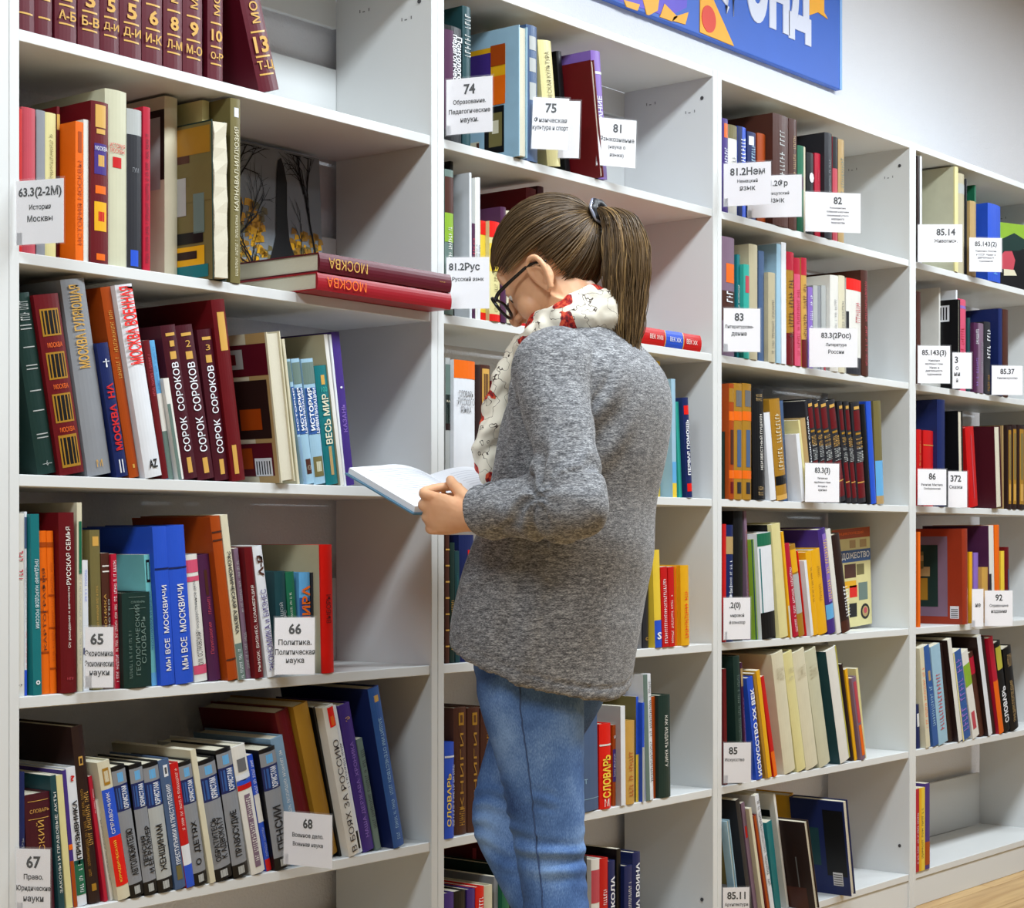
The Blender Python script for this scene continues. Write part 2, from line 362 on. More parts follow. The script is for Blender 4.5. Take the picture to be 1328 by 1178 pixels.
row(1, 3, [
 (50, 78, 14, 381, 'dgreen', 'dark green leather volume with silver rules', D_(f=.02, hard=True, tx=[S(.9,.1,.5,'lgrey'), T('—6—', .06, .5, .22, 'lgrey', 'h')], pn=[(.97-.125*i-.003*(i%2),.973-.125*i,'lgrey',.2,.8) for i in range(0)]+[(.82,.826,'lgrey',.2,.8),(.80,.806,'lgrey',.2,.8),(.70,.706,'lgrey',.2,.8),(.60,.606,'lgrey',.2,.8),(.58,.586,'lgrey',.2,.8),(.46,.466,'lgrey',.2,.8),(.35,.356,'lgrey',.2,.8),(.22,.226,'lgrey',.2,.8),(.20,.206,'lgrey',.2,.8)])),
 (80, 112, 45, 383, 'darkred', 'red leather volume with four black and gold panels', D_(tx=[T('МОСКВА', .72, .6, .16, 'orange', 'h'), T('МОСКВА', .49, .6, .16, 'orange', 'h'), T('МОСКВА', .25, .6, .16, 'orange', 'h')], pn=[(.04,.22,'ochre',.12,.88),(.055,.205,'black',.18,.82),(.29,.45,'ochre',.12,.88),(.30,.44,'black',.18,.82),(.53,.68,'ochre',.12,.88),(.54,.67,'black',.18,.82),(.77,.92,'ochre',.12,.88),(.78,.91,'black',.18,.82)])),
 (116, 149, 80, 363, 'grey', 'thick light grey volume with faded gold title', D_(tx=[T('МОСКВА ГУЛЯЮЩАЯ', .76, .42, .55, 'gold', b=.02), T('М', .06, .25, .25, 'gold', 'h')])),
 (118, 140, 100, 385, 'navy', 'dark navy volume set back behind slim navy one', D_(f=.185, bk=1)),
 (153, 168, 126, 446, 'navy', 'slim navy book with red title and white arms', D_(f=.006, D=.12, tx=[T('МОСКВА  НА', .45, .5, .6, 'red', b=.03), T('†', .85, .6, .6, 'white', 'h')], pn=[(.03,.13,'white',.3,.4),(.03,.13,'white',.55,.65)])),
 (169, 189, 131, 373, 'rust', 'tall orange-brown leather book leaning on white one', D_(tx=[S(.7,.35,.35,'gold')], pn=[(.05,.07,'gold',.4,.6)])),
 (189, 211, 149, 370, 'white', 'tall white book with large red title', D_(f=.0, tx=[T('МОСКВА ВОЕННАЯ', .79, .40, .80, 'bright', b=.025), T('AZ', .07, .5, .4, 'black', 'h', b=.03)])),
 (211, 219, 186, 442, 'darkred', 'thin dark red book tucked beside tall white one', D_(hard=False, tx=[S(.75,.3,.4,'rose')])),
 (219, 229, 194, 442, 'sky', 'slim bright blue paperback with pale lower half', D_(f=.02, hard=False, pn=[(0,.35,'sage'),(.35,.62,'paper')], tx=[S(.8,.3,.35,'midblue')])),
 (226, 237, 206, 491, 'paper', 'slim green and white patterned paperback', D_(hard=False, pn=[(.0,.75,'sage',0,.55)])),
 (239, 259, 209, 423, 'wine', 'first volume of the matching wine-red church series', D_(tx=[T('СОРОК  СОРОКОВ', .47, .58, .45, 'white', b=.01), T('1', .88, .3, .3, 'gold', 'h')], pn=[(.93,.95,'gold',.2,.8),(.78,.83,'gold',.3,.7),(.04,.14,'gold',.35,.65)])),
 (259, 281, 229, 423, 'wine', 'second volume of the matching wine-red church series', D_(tx=[T('СОРОК  СОРОКОВ', .47, .58, .45, 'white', b=.01), T('2', .88, .3, .3, 'gold', 'h')], pn=[(.93,.95,'gold',.2,.8),(.78,.83,'gold',.3,.7),(.04,.14,'gold',.35,.65)])),
 (281, 302, 257, 428, 'wine', 'third volume of the matching wine-red church series', D_(tx=[T('СОРОК  СОРОКОВ', .47, .58, .45, 'white', b=.01), T('3', .88, .3, .3, 'gold', 'h')], pn=[(.93,.95,'gold',.2,.8),(.78,.83,'gold',.3,.7),(.04,.14,'gold',.35,.65)])),
 (303, 320, 275, 389, 'darkred', 'tall dark red book with gold patch near top', D_(f=.006, D=.23, pn=[(.72,.93,'gold',.25,.8),(.04,.2,'gold',.2,.5)])),
 (365, 383, 345, 431, 'cream', 'cream album pages outward with icon pictures and barcode', D_(f=-.012, D=.21, rv=1, hard=True, art=[(.02,.25,.0,1,'tan'),(.02,.9,.72,.93,'maroon',2),(.3,.55,.77,.9,'lgrey',3),(.38,.5,.80,.87,'darkred',4),(.05,.8,.30,.69,'dbrown',2),(.5,.78,.56,.68,'cream',3),(.45,.75,.45,.54,'rust',3),(.15,.4,.36,.5,'rust',3),(.06,.75,.05,.27,'maroon',2),(.5,.72,.05,.24,'sky',3),(.3,.48,.1,.24,'rust',3),(.08,.28,.05,.17,'white',3)]+[(.1+.03*i,.112+.03*i,.06,.15,'black',4) for i in range(6)])),
 (386, 391, 366, 440, 'cream', 'very thin cream booklet next to the icon album', D_(hard=False)),
 (391, 397, 369, 466, 'ltblue', 'first blue volume of the civilisations trio', D_(pn=[(.82,.98,'sage'),(.40,.78,'midblue'),(.0,.38,'skyb')], tx=[T('ИСТОРИЯ', .6, .34, .5, 'white', b=.02)])),
 (398, 409, 378, 466, 'ltblue', 'second blue volume of the civilisations trio', D_(pn=[(.80,.97,'sage'),(.40,.77,'midblue'),(.08,.2,'brown',.2,.8)], tx=[T('ИСТОРИЯ', .6, .34, .38, 'white', x=.3,b=.03), T('ЦИВИЛИЗАЦИИ', .585, .36, .3, 'white', x=.72,b=.02), T('☺', .13, .5, .4, 'cream', 'h')])),
 (409, 424, 392, 466, 'ltblue', 'third blue volume of the civilisations trio', D_(pn=[(.80,.97,'sage'),(.40,.77,'midblue'),(.06,.22,'olive',.1,.9),(.1,.18,'ivory',.3,.7)], tx=[T('ИСТОРИЯ', .6, .34, .38, 'white', x=.3,b=.03), T('ЦИВИЛИЗАЦИИ', .585, .36, .3, 'white', x=.72,b=.02)])),
 (425, 441, 409, 475, 'teal', 'teal book with white all-the-world title and gold dome', D_(tx=[T('ВЕСЬ МИР', .55, .42, .55, 'cream', b=.02), T('100', .8, .5, .3, 'turq', 'h')], pn=[(.84,.92,'gold',.35,.65),(.08,.32,'tan',.4,.65)])),
 (442, 447, 420, 434, 'paper', 'tall thin white paperback with grey cover', D_(hard=False, D=.22, art=[(.0,1,.0,1,'beige')])),
 (447, 450, 427, 434, 'white', 'tall thinnest white paperback beside the violet one', D_(hard=False)),
 (450, 460, 430, 431, 'violet', 'tall thin violet book about Kazan', D_(hard=False, D=.22, tx=[T('КАЗАНЬ', .44, .18, .5, 'lilac'), T('.', .64, .3, .2, 'white', 'h')])),
])
row(1, 4, [
 (19, 31, 19, 666, 'paper', 'white book dotted with tiny grey marks', D_(tx=[S(.72,.16,.7,'rose'), T('▪•', .06, .5, .15, 'char', 'h')])),
 (32, 37, 32, 664, 'white', 'thin white paperback with blue foot', D_(pn=[(.0,.14,'blue'),(.8,.97,'slate')], tx=[S(.55,.3,.6,'grey'),S(.25,.2,.4,'rose')])),
 (41, 52, 37, 667, 'teal', 'slim teal paperback on folk traditions', D_(f=.004, hard=False, tx=[T('ПРЕДАНИЯ НАРОДОВ РОССИИ', .56, .38, .5, 'white', 'd'), T('o', .07, .5, .45, 'white', 'h', b=.03)])),
 (54, 66, 49, 689, 'orange', 'orange-brown crackled book beside the teal one', D_(hard=True, pn=[(.9,.93,'rust'),(.25,.26,'rust'),(.5,.51,'rust'),(.7,.71,'rust')], tx=[T('КАРТОГРАФИЯ', .52, .5, .35, 'brown')])),
 (66, 79, 61, 689, 'orange', 'orange-brown crackled book touching the red one', D_(hard=True, pn=[(.9,.93,'rust'),(.15,.16,'rust'),(.4,.41,'rust'),(.6,.61,'rust')], tx=[S(.5,.6,.3,'rust')])),
 (81, 101, 77, 665, 'darkred', 'tall red book on the Russian family', D_(f=.0, hard=True, tx=[T('РУССКАЯ СЕМЬЯ', .76, .32, .30, 'paper', b=.01), T('От рождения к вечности', .42, .34, .2, 'paper'), T('МГУ', .08, .4, .14, 'rose', 'h')])),
 (101, 108, 100, 652, 'cream', 'tall slim cream book with green patterned top', D_(hard=False, D=.21, pn=[(.62,.9,'green',.3,.9)], tx=[S(.4,.5,.4,'grey')])),
 (109, 116, 107, 727, 'white', 'slim white book with small emblem above the card', D_(hard=False, tx=[S(.8,.25,.4,'blue')], pn=[(.28,.33,'navy')])),
 (122, 136, 117, 688, 'olive', 'olive book rising behind card sixty-five', D_(f=.016, tx=[S(.5,.3,.2,'gold')], pn=[(.9,.96,'gold',.2,.8)])),
 (136, 148, 131, 718, 'brown', 'brown-grey book with gold title beside the pink one', D_(f=.016, tx=[T('ЭКОНОМИКА', .5, .4, .3, 'gold', x=.3), T('ХОЗЯЙСТВО', .46, .4, .25, 'lgrey', x=.72)], pn=[(.86,.87,'paper',.1,.9),(.9,.91,'paper',.1,.9)])),
 (149, 160, 144, 719, 'crimson', 'pink-red book with white lettering', D_(hard=False, tx=[S(.8,.3,.5,'white'),S(.45,.35,.45,'paper'),S(.15,.2,.5,'white')])),
 (165, 190, 160, 727, 'black', 'black book with grey label set far back', D_(f=.16, bk=1, pn=[(.62,.75,'lgrey',.1,.5)])),
 (160, 196, 157, 770, 'dgreen', 'short thick dark green geology dictionary', D_(f=.0, hard=True, D=.14, tx=[T('СЛОВАРЬ', .9, .5, .06, 'sage', 'h'), T('ГЕОЛОГИЧЕСКИЙ', .5, .74, .2, 'sage', x=.45), T('СЛОВАРЬ', .5, .5, .16, 'sage', x=.68), S(.35,.5,.1,'sage',.2)], pn=[(.83,.835,'sage',.2,.8),(.95,.955,'sage',.2,.8)])),
 (197, 208, 187, 720, 'ltteal', 'light teal book on economics and business', D_(tx=[T('ЭКОНОМИКА И БИЗНЕС', .5, .45, .4, 'midblue')], pn=[(.79,.96,'black',.2,.85),(.81,.94,'ltteal',.35,.7),(0,.1,'sky')])),
 (209, 230, 197, 684, 'blue', 'bright blue Muscovites volume, the teal book beside', D_(f=.0, hard=True, D=.2, tx=[T('МЫ ВСЕ  МОСКВИЧИ', .36, .54, .36, 'paper', b=.01)], pn=[(.73,.74,'navy')])),
 (230, 253, 217, 683, 'blue', 'bright blue Muscovites volume, the white book beside', D_(f=.0, hard=True, D=.2, tx=[T('МЫ ВСЕ  МОСКВИЧИ', .36, .54, .36, 'paper', b=.01)], pn=[(.73,.74,'navy')])),
 (254, 271, 240, 721, 'paper', 'white book with pink bands at head and foot', D_(tx=[T('О.М. ОСТРОВСКАЯ', .26, .26, .4, 'black'), T('Государственное дело', .6, .4, .3, 'mid')], pn=[(.86,.96,'pink'),(.06,.13,'pink'),(.79,.83,'pink')])),
 (273, 296, 257, 721, 'purple', 'dark plum book with faint gold ornament', D_(hard=True, tx=[T('Политология', .34, .25, .3, 'rose', x=.4), S(.6,.14,.25,'rose')], pn=[(.68,.88,'brown',.35,.6)])),
 (297, 310, 273, 671, 'rust', 'tall orange marbled book', D_(f=.0, D=.2, pn=[(.85,.86,'brown'),(.9,.91,'brown'),(.12,.13,'brown')])),
 (310, 319, 286, 669, 'cream', 'tall slim white economics primer with green foot', D_(f=.0, hard=False, pn=[(.0,.22,'sage')], tx=[T('ЭКОНОМИЧЕСКАЯ АЗБУКА', .53, .5, .55, 'char', 'd', b=.02), S(.1,.18,.4,'white')])),
 (320, 329, 303, 712, 'mauve', 'grey-brown paperback with patterned spine', D_(tx=[S(.7,.4,.5,'lgrey'),S(.2,.3,.6,'lgrey')])),
 (331, 347, 316, 711, 'darkred', 'dark red market and commerce book', D_(f=.0, hard=True, tx=[T('РЫНОК: БИЗНЕС, КОММЕРЦИЯ', .38, .66, .42, 'paper')])),
 (348, 360, 328, 710, 'white', 'white economics encyclopaedia with violet lettering', D_(f=.0, tx=[T('ЭКОНОМИКА и БИЗНЕС', .36, .62, .6, 'violet'), T('А-Я', .85, .16, .6, 'brown', b=.04)])),
 (362, 379, 357, 742, 'spruce', 'dark green-grey reference book behind card sixty-six', D_(f=.02, tx=[T('БОЛЬШОЙ', .56, .28, .35, 'lgrey', x=.4), T('КОНКУРС', .5, .25, .25, 'lgrey', x=.75)])),
 (380, 391, 371, 743, 'green', 'green book behind card sixty-six', D_(f=.02, tx=[S(.6,.4,.25,'paper',.3)])),
 (391, 405, 389, 743, 'sky', 'blue book with orange lettering behind card sixty-six', D_(f=.02, pn=[(.35,.75,'midblue')], tx=[T('МИРА', .66, .42, .75, 'orange', b=.03)])),
 (405, 409, 404, 743, 'char', 'thin dark booklet next to bright red book', D_(f=.02, hard=False)),
 (412, 427, 409, 707, 'bright', 'bright red book standing last in its row', D_(f=.0, D=.2, hard=True, tx=[T('ВЫБОРЫ', .5, .22, .4, 'darkred')], art=[(.03,1,.0,1,'beige')])),
])
LAW = lambda s, **k: D_(f=.0, hard=True, D=.15, pn=[(0,.10,'black'),(.10,.66,'lgrey' if k.get('p') else 'grey'),(.66,.86,'navy'),(.68,.84,'midblue',.1,.95),(.86,.97,'grey'),(.88,.95,'sky',.3,.7),(.02,.08,'lgrey',.3,.7)], tx=[T(s, .34, .36, .5 if '\n' not in s else .75, 'black', b=.02), T('ЮРИСТАМ', .76, .17, .35, 'white', x=.6, b=.02)])
row(1, 5, [
 (21, 39, 20, 1003, 'navy', 'navy dictionary above card sixty-seven', D_(tx=[T('СЛОВАРЬ', .4, .3, .25, 'grey', x=.7), S(.35,.3,.2,'grey',.3)])),
 (40, 76, 33, 1033, 'wine', 'short thick wine-red dictionary with gold lettering', D_(hard=True, D=.13, tx=[T('СЛОВАРЬ', .86, .75, .12, 'gold', 'h'), T('РУССКИЙ', .55, .45, .3, 'gold'), T('ЯЗЫК', .12, .2, .1, 'gold', 'h')], pn=[(.79,.795,'gold',.1,.9),(.94,.945,'gold',.1,.9)])),
 (77, 86, 65, 1007, 'spruce', 'green slim volume listing laws in white', D_(tx=[T('ЗАКОНЫ И ПРАВОВЫЕ АКТЫ', .5, .75, .45, 'paper')])),
 (87, 96, 73, 1007, 'pale', 'cream slim volume next to the green laws', D_()),
 (96, 102, 81, 1000, 'violet', 'thin violet and orange paperback', D_(hard=False, D=.21, pn=[(0,.34,'rust'),(.42,.46,'orange')])),
 (102, 116, 86, 997, 'white', 'white recruit handbook with red question mark', D_(D=.21, pn=[(.08,.33,'green'),(.30,.33,'teal')], tx=[T('ПРИЗЫВНИКА', .55, .42, .55, 'black', b=.03), T('?', .92, .5, .5, 'red', 'h', b=.03), S(.2,.2,.4,'white')])),
 (117, 136, 93, 944, 'dbrown', 'tall dark brown volume with round crest', D_(f=.012, hard=True, D=.21, pn=[(.78,.83,'gold',.3,.65),(.79,.82,'dbrown',.38,.57),(.07,.11,'ochre',.3,.7)], tx=[S(.48,.3,.35,'gold',.6),S(.4,.5,.22,'ochre',.25)])),
 (136, 143, 115, 1008, 'crimson', 'thin crimson paperback next to brown volume', D_(hard=False, tx=[S(.8,.2,.3,'white')])),
 (143, 149, 123, 1039, 'paper', 'thin white paperback next to cream handbook', D_(hard=False, tx=[S(.5,.6,.35,'black')])),
 (150, 169, 122, 991, 'cream', 'cream handbook with blue and red blocks on spine', D_(f=.0, hard=True, pn=[(.46,.80,'blue'),(.10,.46,'bright'),(.83,.95,'ochre',.25,.75),(.85,.93,'cream',.32,.68),(.0,.0,'cream')][:4], tx=[T('СПРАВОЧНИК', .63, .3, .3, 'paper', x=.35), T('ЮРИДИЧЕСКИЙ', .28, .3, .3, 'yellow', x=.35)])),
 (171, 189, 145, 997, 'black', 'law handbook for drivers, grey with blue band', LAW('АВТОЛЮБИТЕЛЮ')),
 (189, 206, 168, 994, 'black', 'law handbook on mortgage, grey with blue band', LAW('ПЕНСИЯ\nИ ЕЁ РАЗМЕР')),
 (207, 228, 186, 993, 'black', 'law handbook for women, pale with blue band', LAW('ЖЕНЩИНАМ', p=1)),
 (229, 243, 206, 988, 'slate', 'blue-grey book on criminals and crimes', D_(f=.0, tx=[T('ПРЕСТУПНИКИ И ПРЕСТУПЛЕНИЯ', .5, .62, .42, 'white', b=.01)], pn=[(.87,.96,'white',.3,.7),(.89,.94,'black',.4,.6),(.07,.18,'olive',.25,.75)])),
 (243, 254, 221, 992, 'red', 'narrow red book with blue foot', D_(f=.0, pn=[(0,.18,'blue'),(.18,.34,'white')], tx=[S(.7,.5,.3,'paper')])),
 (254, 272, 232, 991, 'black', 'law handbook about children, grey with blue band', LAW('О  ДЕТЯХ')),
 (273.5, 281, 247, 974, 'cream', 'tall cream unlettered volume among law handbooks', D_(f=.0, D=.2, hard=False)),
 (281, 304, 257, 990, 'black', 'law handbook advising to see a lawyer', LAW('ОБРАТИТЕСЬ\nК АДВОКАТУ')),
 (305, 327, 281, 975, 'black', 'law handbook about justice, grey with blue band', LAW('ПРАВОСУДИЕ')),
 (328, 346, 301, 971, 'paper', 'pale book with white, blue and red flag', D_(f=.0, D=.19, pn=[(.80,.90,'mid',.2,.8),(.73,.78,'white'),(.70,.74,'blue'),(.66,.70,'red'),(.05,.62,'mauve',.3,.7)], tx=[S(.35,.5,.3,'paper')])),
 (346, 356, 321, 981, 'blue', 'blue, white and red striped paperback', D_(hard=False, pn=[(.42,.66,'paper'),(0,.1,'red')], tx=[S(.8,.3,.5,'white'),S(.25,.25,.4,'lgrey')])),
 (357, 378, 335, 975, 'black', 'law handbook about pensions, grey with blue band', LAW('ПЕНСИИ')),
 (380, 396, 352, 960, 'skyb', 'light blue tall book rising behind card sixty-eight', D_(f=.012, D=.2, hard=True, tx=[S(.65,.5,.25,'paper')])),
 (399, 419, 358, 926, 'darkred', 'tall dark red worn volume above card sixty-eight', D_(f=.03, D=.2, hard=True)),
 (422, 441, 382, 918, 'ochre', 'tall ochre volume above card sixty-eight', D_(f=.02, D=.2, hard=True)),
 (441, 445, 406, 918, 'black', 'very thin black folder before white jubilee volume', D_(f=.02, hard=False)),
 (446, 462, 411, 920, 'paper', 'tall white book with red patch at head', D_(f=.0, D=.2, pn=[(.86,.99,'bright',.3,.9),(.87,.93,'orange',.45,.75)], tx=[T('В БОЯХ ЗА РОССИЮ', .40, .75, .5, 'dbrown')])),
 (463, 471, 428, 918, 'white', 'narrow white paperback with black vertical bar', D_(hard=False, pn=[(.03,.15,'black',.3,.75),(.7,.96,'mid',.3,.5)], tx=[S(.6,.3,.5,'black')])),
 (473, 488, 440, 917, 'violet', 'dark violet volume with white lettering', D_(tx=[T('НАША ДЕРЖАВА: ХРОНИКА', .42, .65, .35, 'lilac'), T('Э', .9, .4, .3, 'gold', 'h')])),
 (488, 495, 463, 960, 'sage', 'narrow grey-green book leaning on the navy one', D_(hard=False, tx=[S(.55,.7,.6,'char')])),
 (512, 526, 478, 895, 'navy', 'tall navy volume standing last in its row', D_(f=.0, D=.23, hard=True, pn=[(0,1,'midblue'),(.91,.95,'gold',.35,.75)], tx=[T('ЗАЩИТИМ ОТЕЧЕСТВО', .62, .38, .35, 'ltblue', 'd'), S(.25,.4,.28,'ltblue')])),
])
# bookcase two, behind the woman
row(2, 1, [
 (578, 600, 578, 31, 'black', 'black psychology book with white title', D_(D=.17, pn=[(.1,.96,'purple',0,.45)], tx=[T('Психолого-', .72, .4, .28, 'white', x=.8, b=.02, o='d'), T('педагогическая', .68, .5, .28, 'white', x=.5, b=.02, o='d')])),
 (596, 606, 596, 5, 'char', 'tall black book set back near the psychology book', D_(f=.19, bk=1)),
 (601, 611.5, 601, 7, 'spruce', 'tall grey-green book with dotted spine', D_(f=.03, D=.15, tx=[S(.8,.3,.7,'lgrey'),S(.3,.3,.5,'lgrey')])),
 (624, 628, 624, 25, 'paper', 'thin pale brochure set far back', D_(f=.19, bk=1, hard=False)),
 (629, 640, 629, 21, 'turq', 'turquoise book set far back', D_(f=.19, bk=1)),
 (641, 650, 641, 21, 'green', 'green book set far back', D_(f=.19, bk=1)),
 (673, 684, 673, 32, 'ltblue', 'pale blue album pages outward with bright picture cover', D_(f=-.012, D=.17, rv=1, hard=True, art=[(.05,1,.0,1,'ltblue'),(.2,.95,.5,.87,'amber',2),(.85,1,.6,.83,'orange',3),(.2,.42,.72,.88,'rust',4),(.42,.85,.62,.83,'violet',3),(.5,.7,.52,.66,'cream',4),(.2,.42,.42,.64,'orange',4),(.22,.52,.05,.41,'black',2),(.25,.45,.1,.36,'olive',3),(.3,.4,.2,.3,'cream',4),(.6,.95,.04,.16,'cream',2),(.6,.64,.05,.15,'brown',3),(.75,.8,.05,.15,'blue',3)])),
 (685, 699, 684, 31, 'slate', 'slate-blue tall book with three pale frames', D_(f=.0, D=.17, hard=True, pn=[(.82,.92,'lgrey',.2,.8),(.66,.76,'lgrey',.2,.8),(.45,.58,'lgrey',.2,.8)], tx=[S(.2,.2,.3,'lgrey')])),
 (712, 729, 699, 51, 'pale', 'yellow hardback leaning beside the blank card', D_(f=.0, D=.17, hard=True, tx=[T('ФИЗИЧЕСКАЯ КУЛЬТУРА', .66, .5, .35, 'olive')])),
 (735, 745, 722, 66, 'black', 'black album set back behind the red one', D_(f=.06, D=.17)),
 (762, 769.5, 749, 72, 'darkred', 'dark red album with pages outward', D_(f=-.012, D=.22, rv=1, hard=True)),
 (772, 784, 762, 63, 'lilac', 'violet linguistics book leaning behind card eighty-one', D_(f=.0, D=.21, tx=[T('ЯЗЫКОЗНАНИЕ', .4, .5, .5, 'white', b=.01)], pn=[(.82,.84,'white')])),
])
row(2, 2, [
 (578, 589, 578, 219, 'sage', 'grey-green book with photo top beside the post', D_(f=.0, pn=[(.7,.95,'brown'),(.5,.7,'lime')], tx=[S(.35,.5,.4,'paper')])),
 (586, 592, 584, 207, 'black', 'black book set back behind grey-green one', D_(f=.05, D=.16)),
 (589.5, 594, 589, 219, 'white', 'narrow white paperback near the post', D_(hard=False)),
 (595.5, 602, 595, 227, 'lgrey', 'grey and plum paperback with red title', D_(hard=False, pn=[(0,.68,'purple')], tx=[T('РОМАНЕНКО', .35, .45, .6, 'rose'), T('?', .05, .6,.3,'black','h')])),
 (602.5, 607, 602, 227, 'paper', 'narrow white book with black marks, inner one', D_(hard=False, tx=[S(.4,.25,.6,'black')])),
 (607.5, 613, 607, 227, 'white', 'narrow white book with black marks, outer one', D_(hard=False, tx=[S(.4,.25,.6,'black')])),
 (614, 624, 614, 284, 'yellow', 'yellow dictionary with red head, partly behind card', D_(pn=[(.86,1,'bright'),(0,.08,'bright')])),
 (625, 646, 625, 284, 'pale', 'wide yellow dictionary with red head and foot', D_(f=.0, hard=True, pn=[(.84,1,'bright'),(0,.07,'bright'),(.5,.78,'yellow')], tx=[T('Золотые', .90, .5, .05, 'white', x=.65, o='h'), S(.3,.4,.3,'olive'), T('ЯЗЫК', .72, .6, .08, 'olive', 'h')])),
 (646.5, 657, 646, 267, 'purple', 'plum book in front of the dark red ones', D_(f=.0, hard=True)),
 (658, 668, 657, 273, 'teal', 'teal and cream book almost hidden by her hair', D_(f=.0, pn=[(0,1,'cream',0,.5)])),
 (668, 690, 668, 290, 'red', 'red book hidden behind her head'),
 (684, 697, 684, 243, 'darkred', 'tall dark red book above her forehead', D_(f=.05, D=.16)),
 (698, 706, 698, 241, 'wine', 'tall wine book above her hair', D_(f=.05, D=.16)),
])
row(2, 3, [
 (578, 587.5, 578, 464, 'lgrey', 'grey book with dark label beside the post', D_(pn=[(.45,.62,'dbrown'),(.5,.95,'sage'),(.62,.72,'char')], tx=[T('RA', .67, .7, .3, 'cream', 'h')])),
 (588, 615, 588, 466, 'white', 'thick white dictionary with orange head', D_(f=.0, hard=True, pn=[(.86,1,'orange'),(0,.06,'black')], tx=[T('СЛОВАРЬ\nРУССКОГО\nЯЗЫКА', .68, .78, .7, 'mid', 'h'), T('▯', .035, .3, .25, 'white', 'h')])),
 (616, 624, 616, 473, 'dbrown', 'dark brown book, the white dictionary beside', D_()),
 (624, 637, 624, 473, 'brown', 'brown book with gold ornament at head', D_(pn=[(.68,.97,'gold',.15,.85),(.72,.93,'brown',.25,.75),(.45,.47,'gold',.15,.85),(.55,.57,'gold',.15,.85),(.3,.32,'gold',.15,.85)])),
 (638, 650, 638, 494, 'darkred', 'dark red worn book by her scarf'),
 (651, 668, 651, 500, 'dbrown', 'brown book hidden behind her shoulder'),
 (835, 848, 835, 500, 'green', 'green book hidden behind her back'),
 (850, 861, 850, 468, 'yellow', 'yellow book peeping out behind her shoulder', D_(f=.04, pn=[(.0,.14,'yellow')])),
 (861, 869, 859, 490, 'ltblue', 'pale blue book behind her shoulder', D_(pn=[(0,.12,'yellow'),(.12,.3,'sky')])),
 (869, 875, 864, 520, 'turq', 'turquoise thin book behind her shoulder', D_(hard=False)),
 (875, 882.5, 869, 514, 'navy', 'navy thin book with red patches and white title', D_(f=.0, pn=[(.83,.92,'bright',.1,.9),(.06,.14,'bright',.1,.9)], tx=[T('ПЕРВАЯ ПОМОЩЬ', .5, .55, .6, 'white', b=.03)])),
])
row(2, 4, [
 (578, 583, 578, 642, 'brown', 'brown ornamented book beneath her hand', D_(pn=[(.1*i,.1*i+.01,'gold') for i in range(1,10)])),
 (584, 590, 584, 704, 'dgreen', 'dark green book beneath her hand', D_(tx=[S(.3,.45,.6,'gold')])),
 (591, 597, 590, 715, 'spruce', 'slim spruce book beneath her hand', D_(tx=[S(.5,.6,.3,'teal')])),
 (597, 616, 597, 694, 'navy', 'dark navy volume with orange rosette', D_(D=.2, pn=[(.78,.88,'bright',.5,.9)])),
 (820, 834, 820, 756, 'mid', 'grey book hidden behind her sweater'),
 (835, 846, 835, 740, 'char', 'charcoal book beside her sweater', D_(tx=[T('с', .12, .4, .3, 'gold', 'h')])),
 (848.5, 859.5, 845, 714, 'yellow', 'yellow book with blue lower third', D_(f=.0, D=.18, pn=[(0,.28,'blue')], tx=[T('S', .12, .6, .6, 'white', 'h', b=.03)])),
 (860, 868, 857, 736, 'red', 'red catalogue with white title', D_(hard=False, f=.0, tx=[S(.45,.8,.45,'white')])),
 (868.5, 876, 866.5, 736, 'red', 'red catalogue with yellow edge', D_(hard=False, f=.0, tx=[S(.35,.6,.35,'paper')])),
 (876.5, 881, 875, 735, 'amber', 'thin yellow-orange booklet beside red catalogues', D_(hard=False, pn=[(0,1,'orange',0,.5)])),
 (881.5, 892, 880, 734, 'amber', 'yellow book with red lettering, last of its row', D_(f=.0, tx=[S(.4,.6,.4,'bright')])),
])
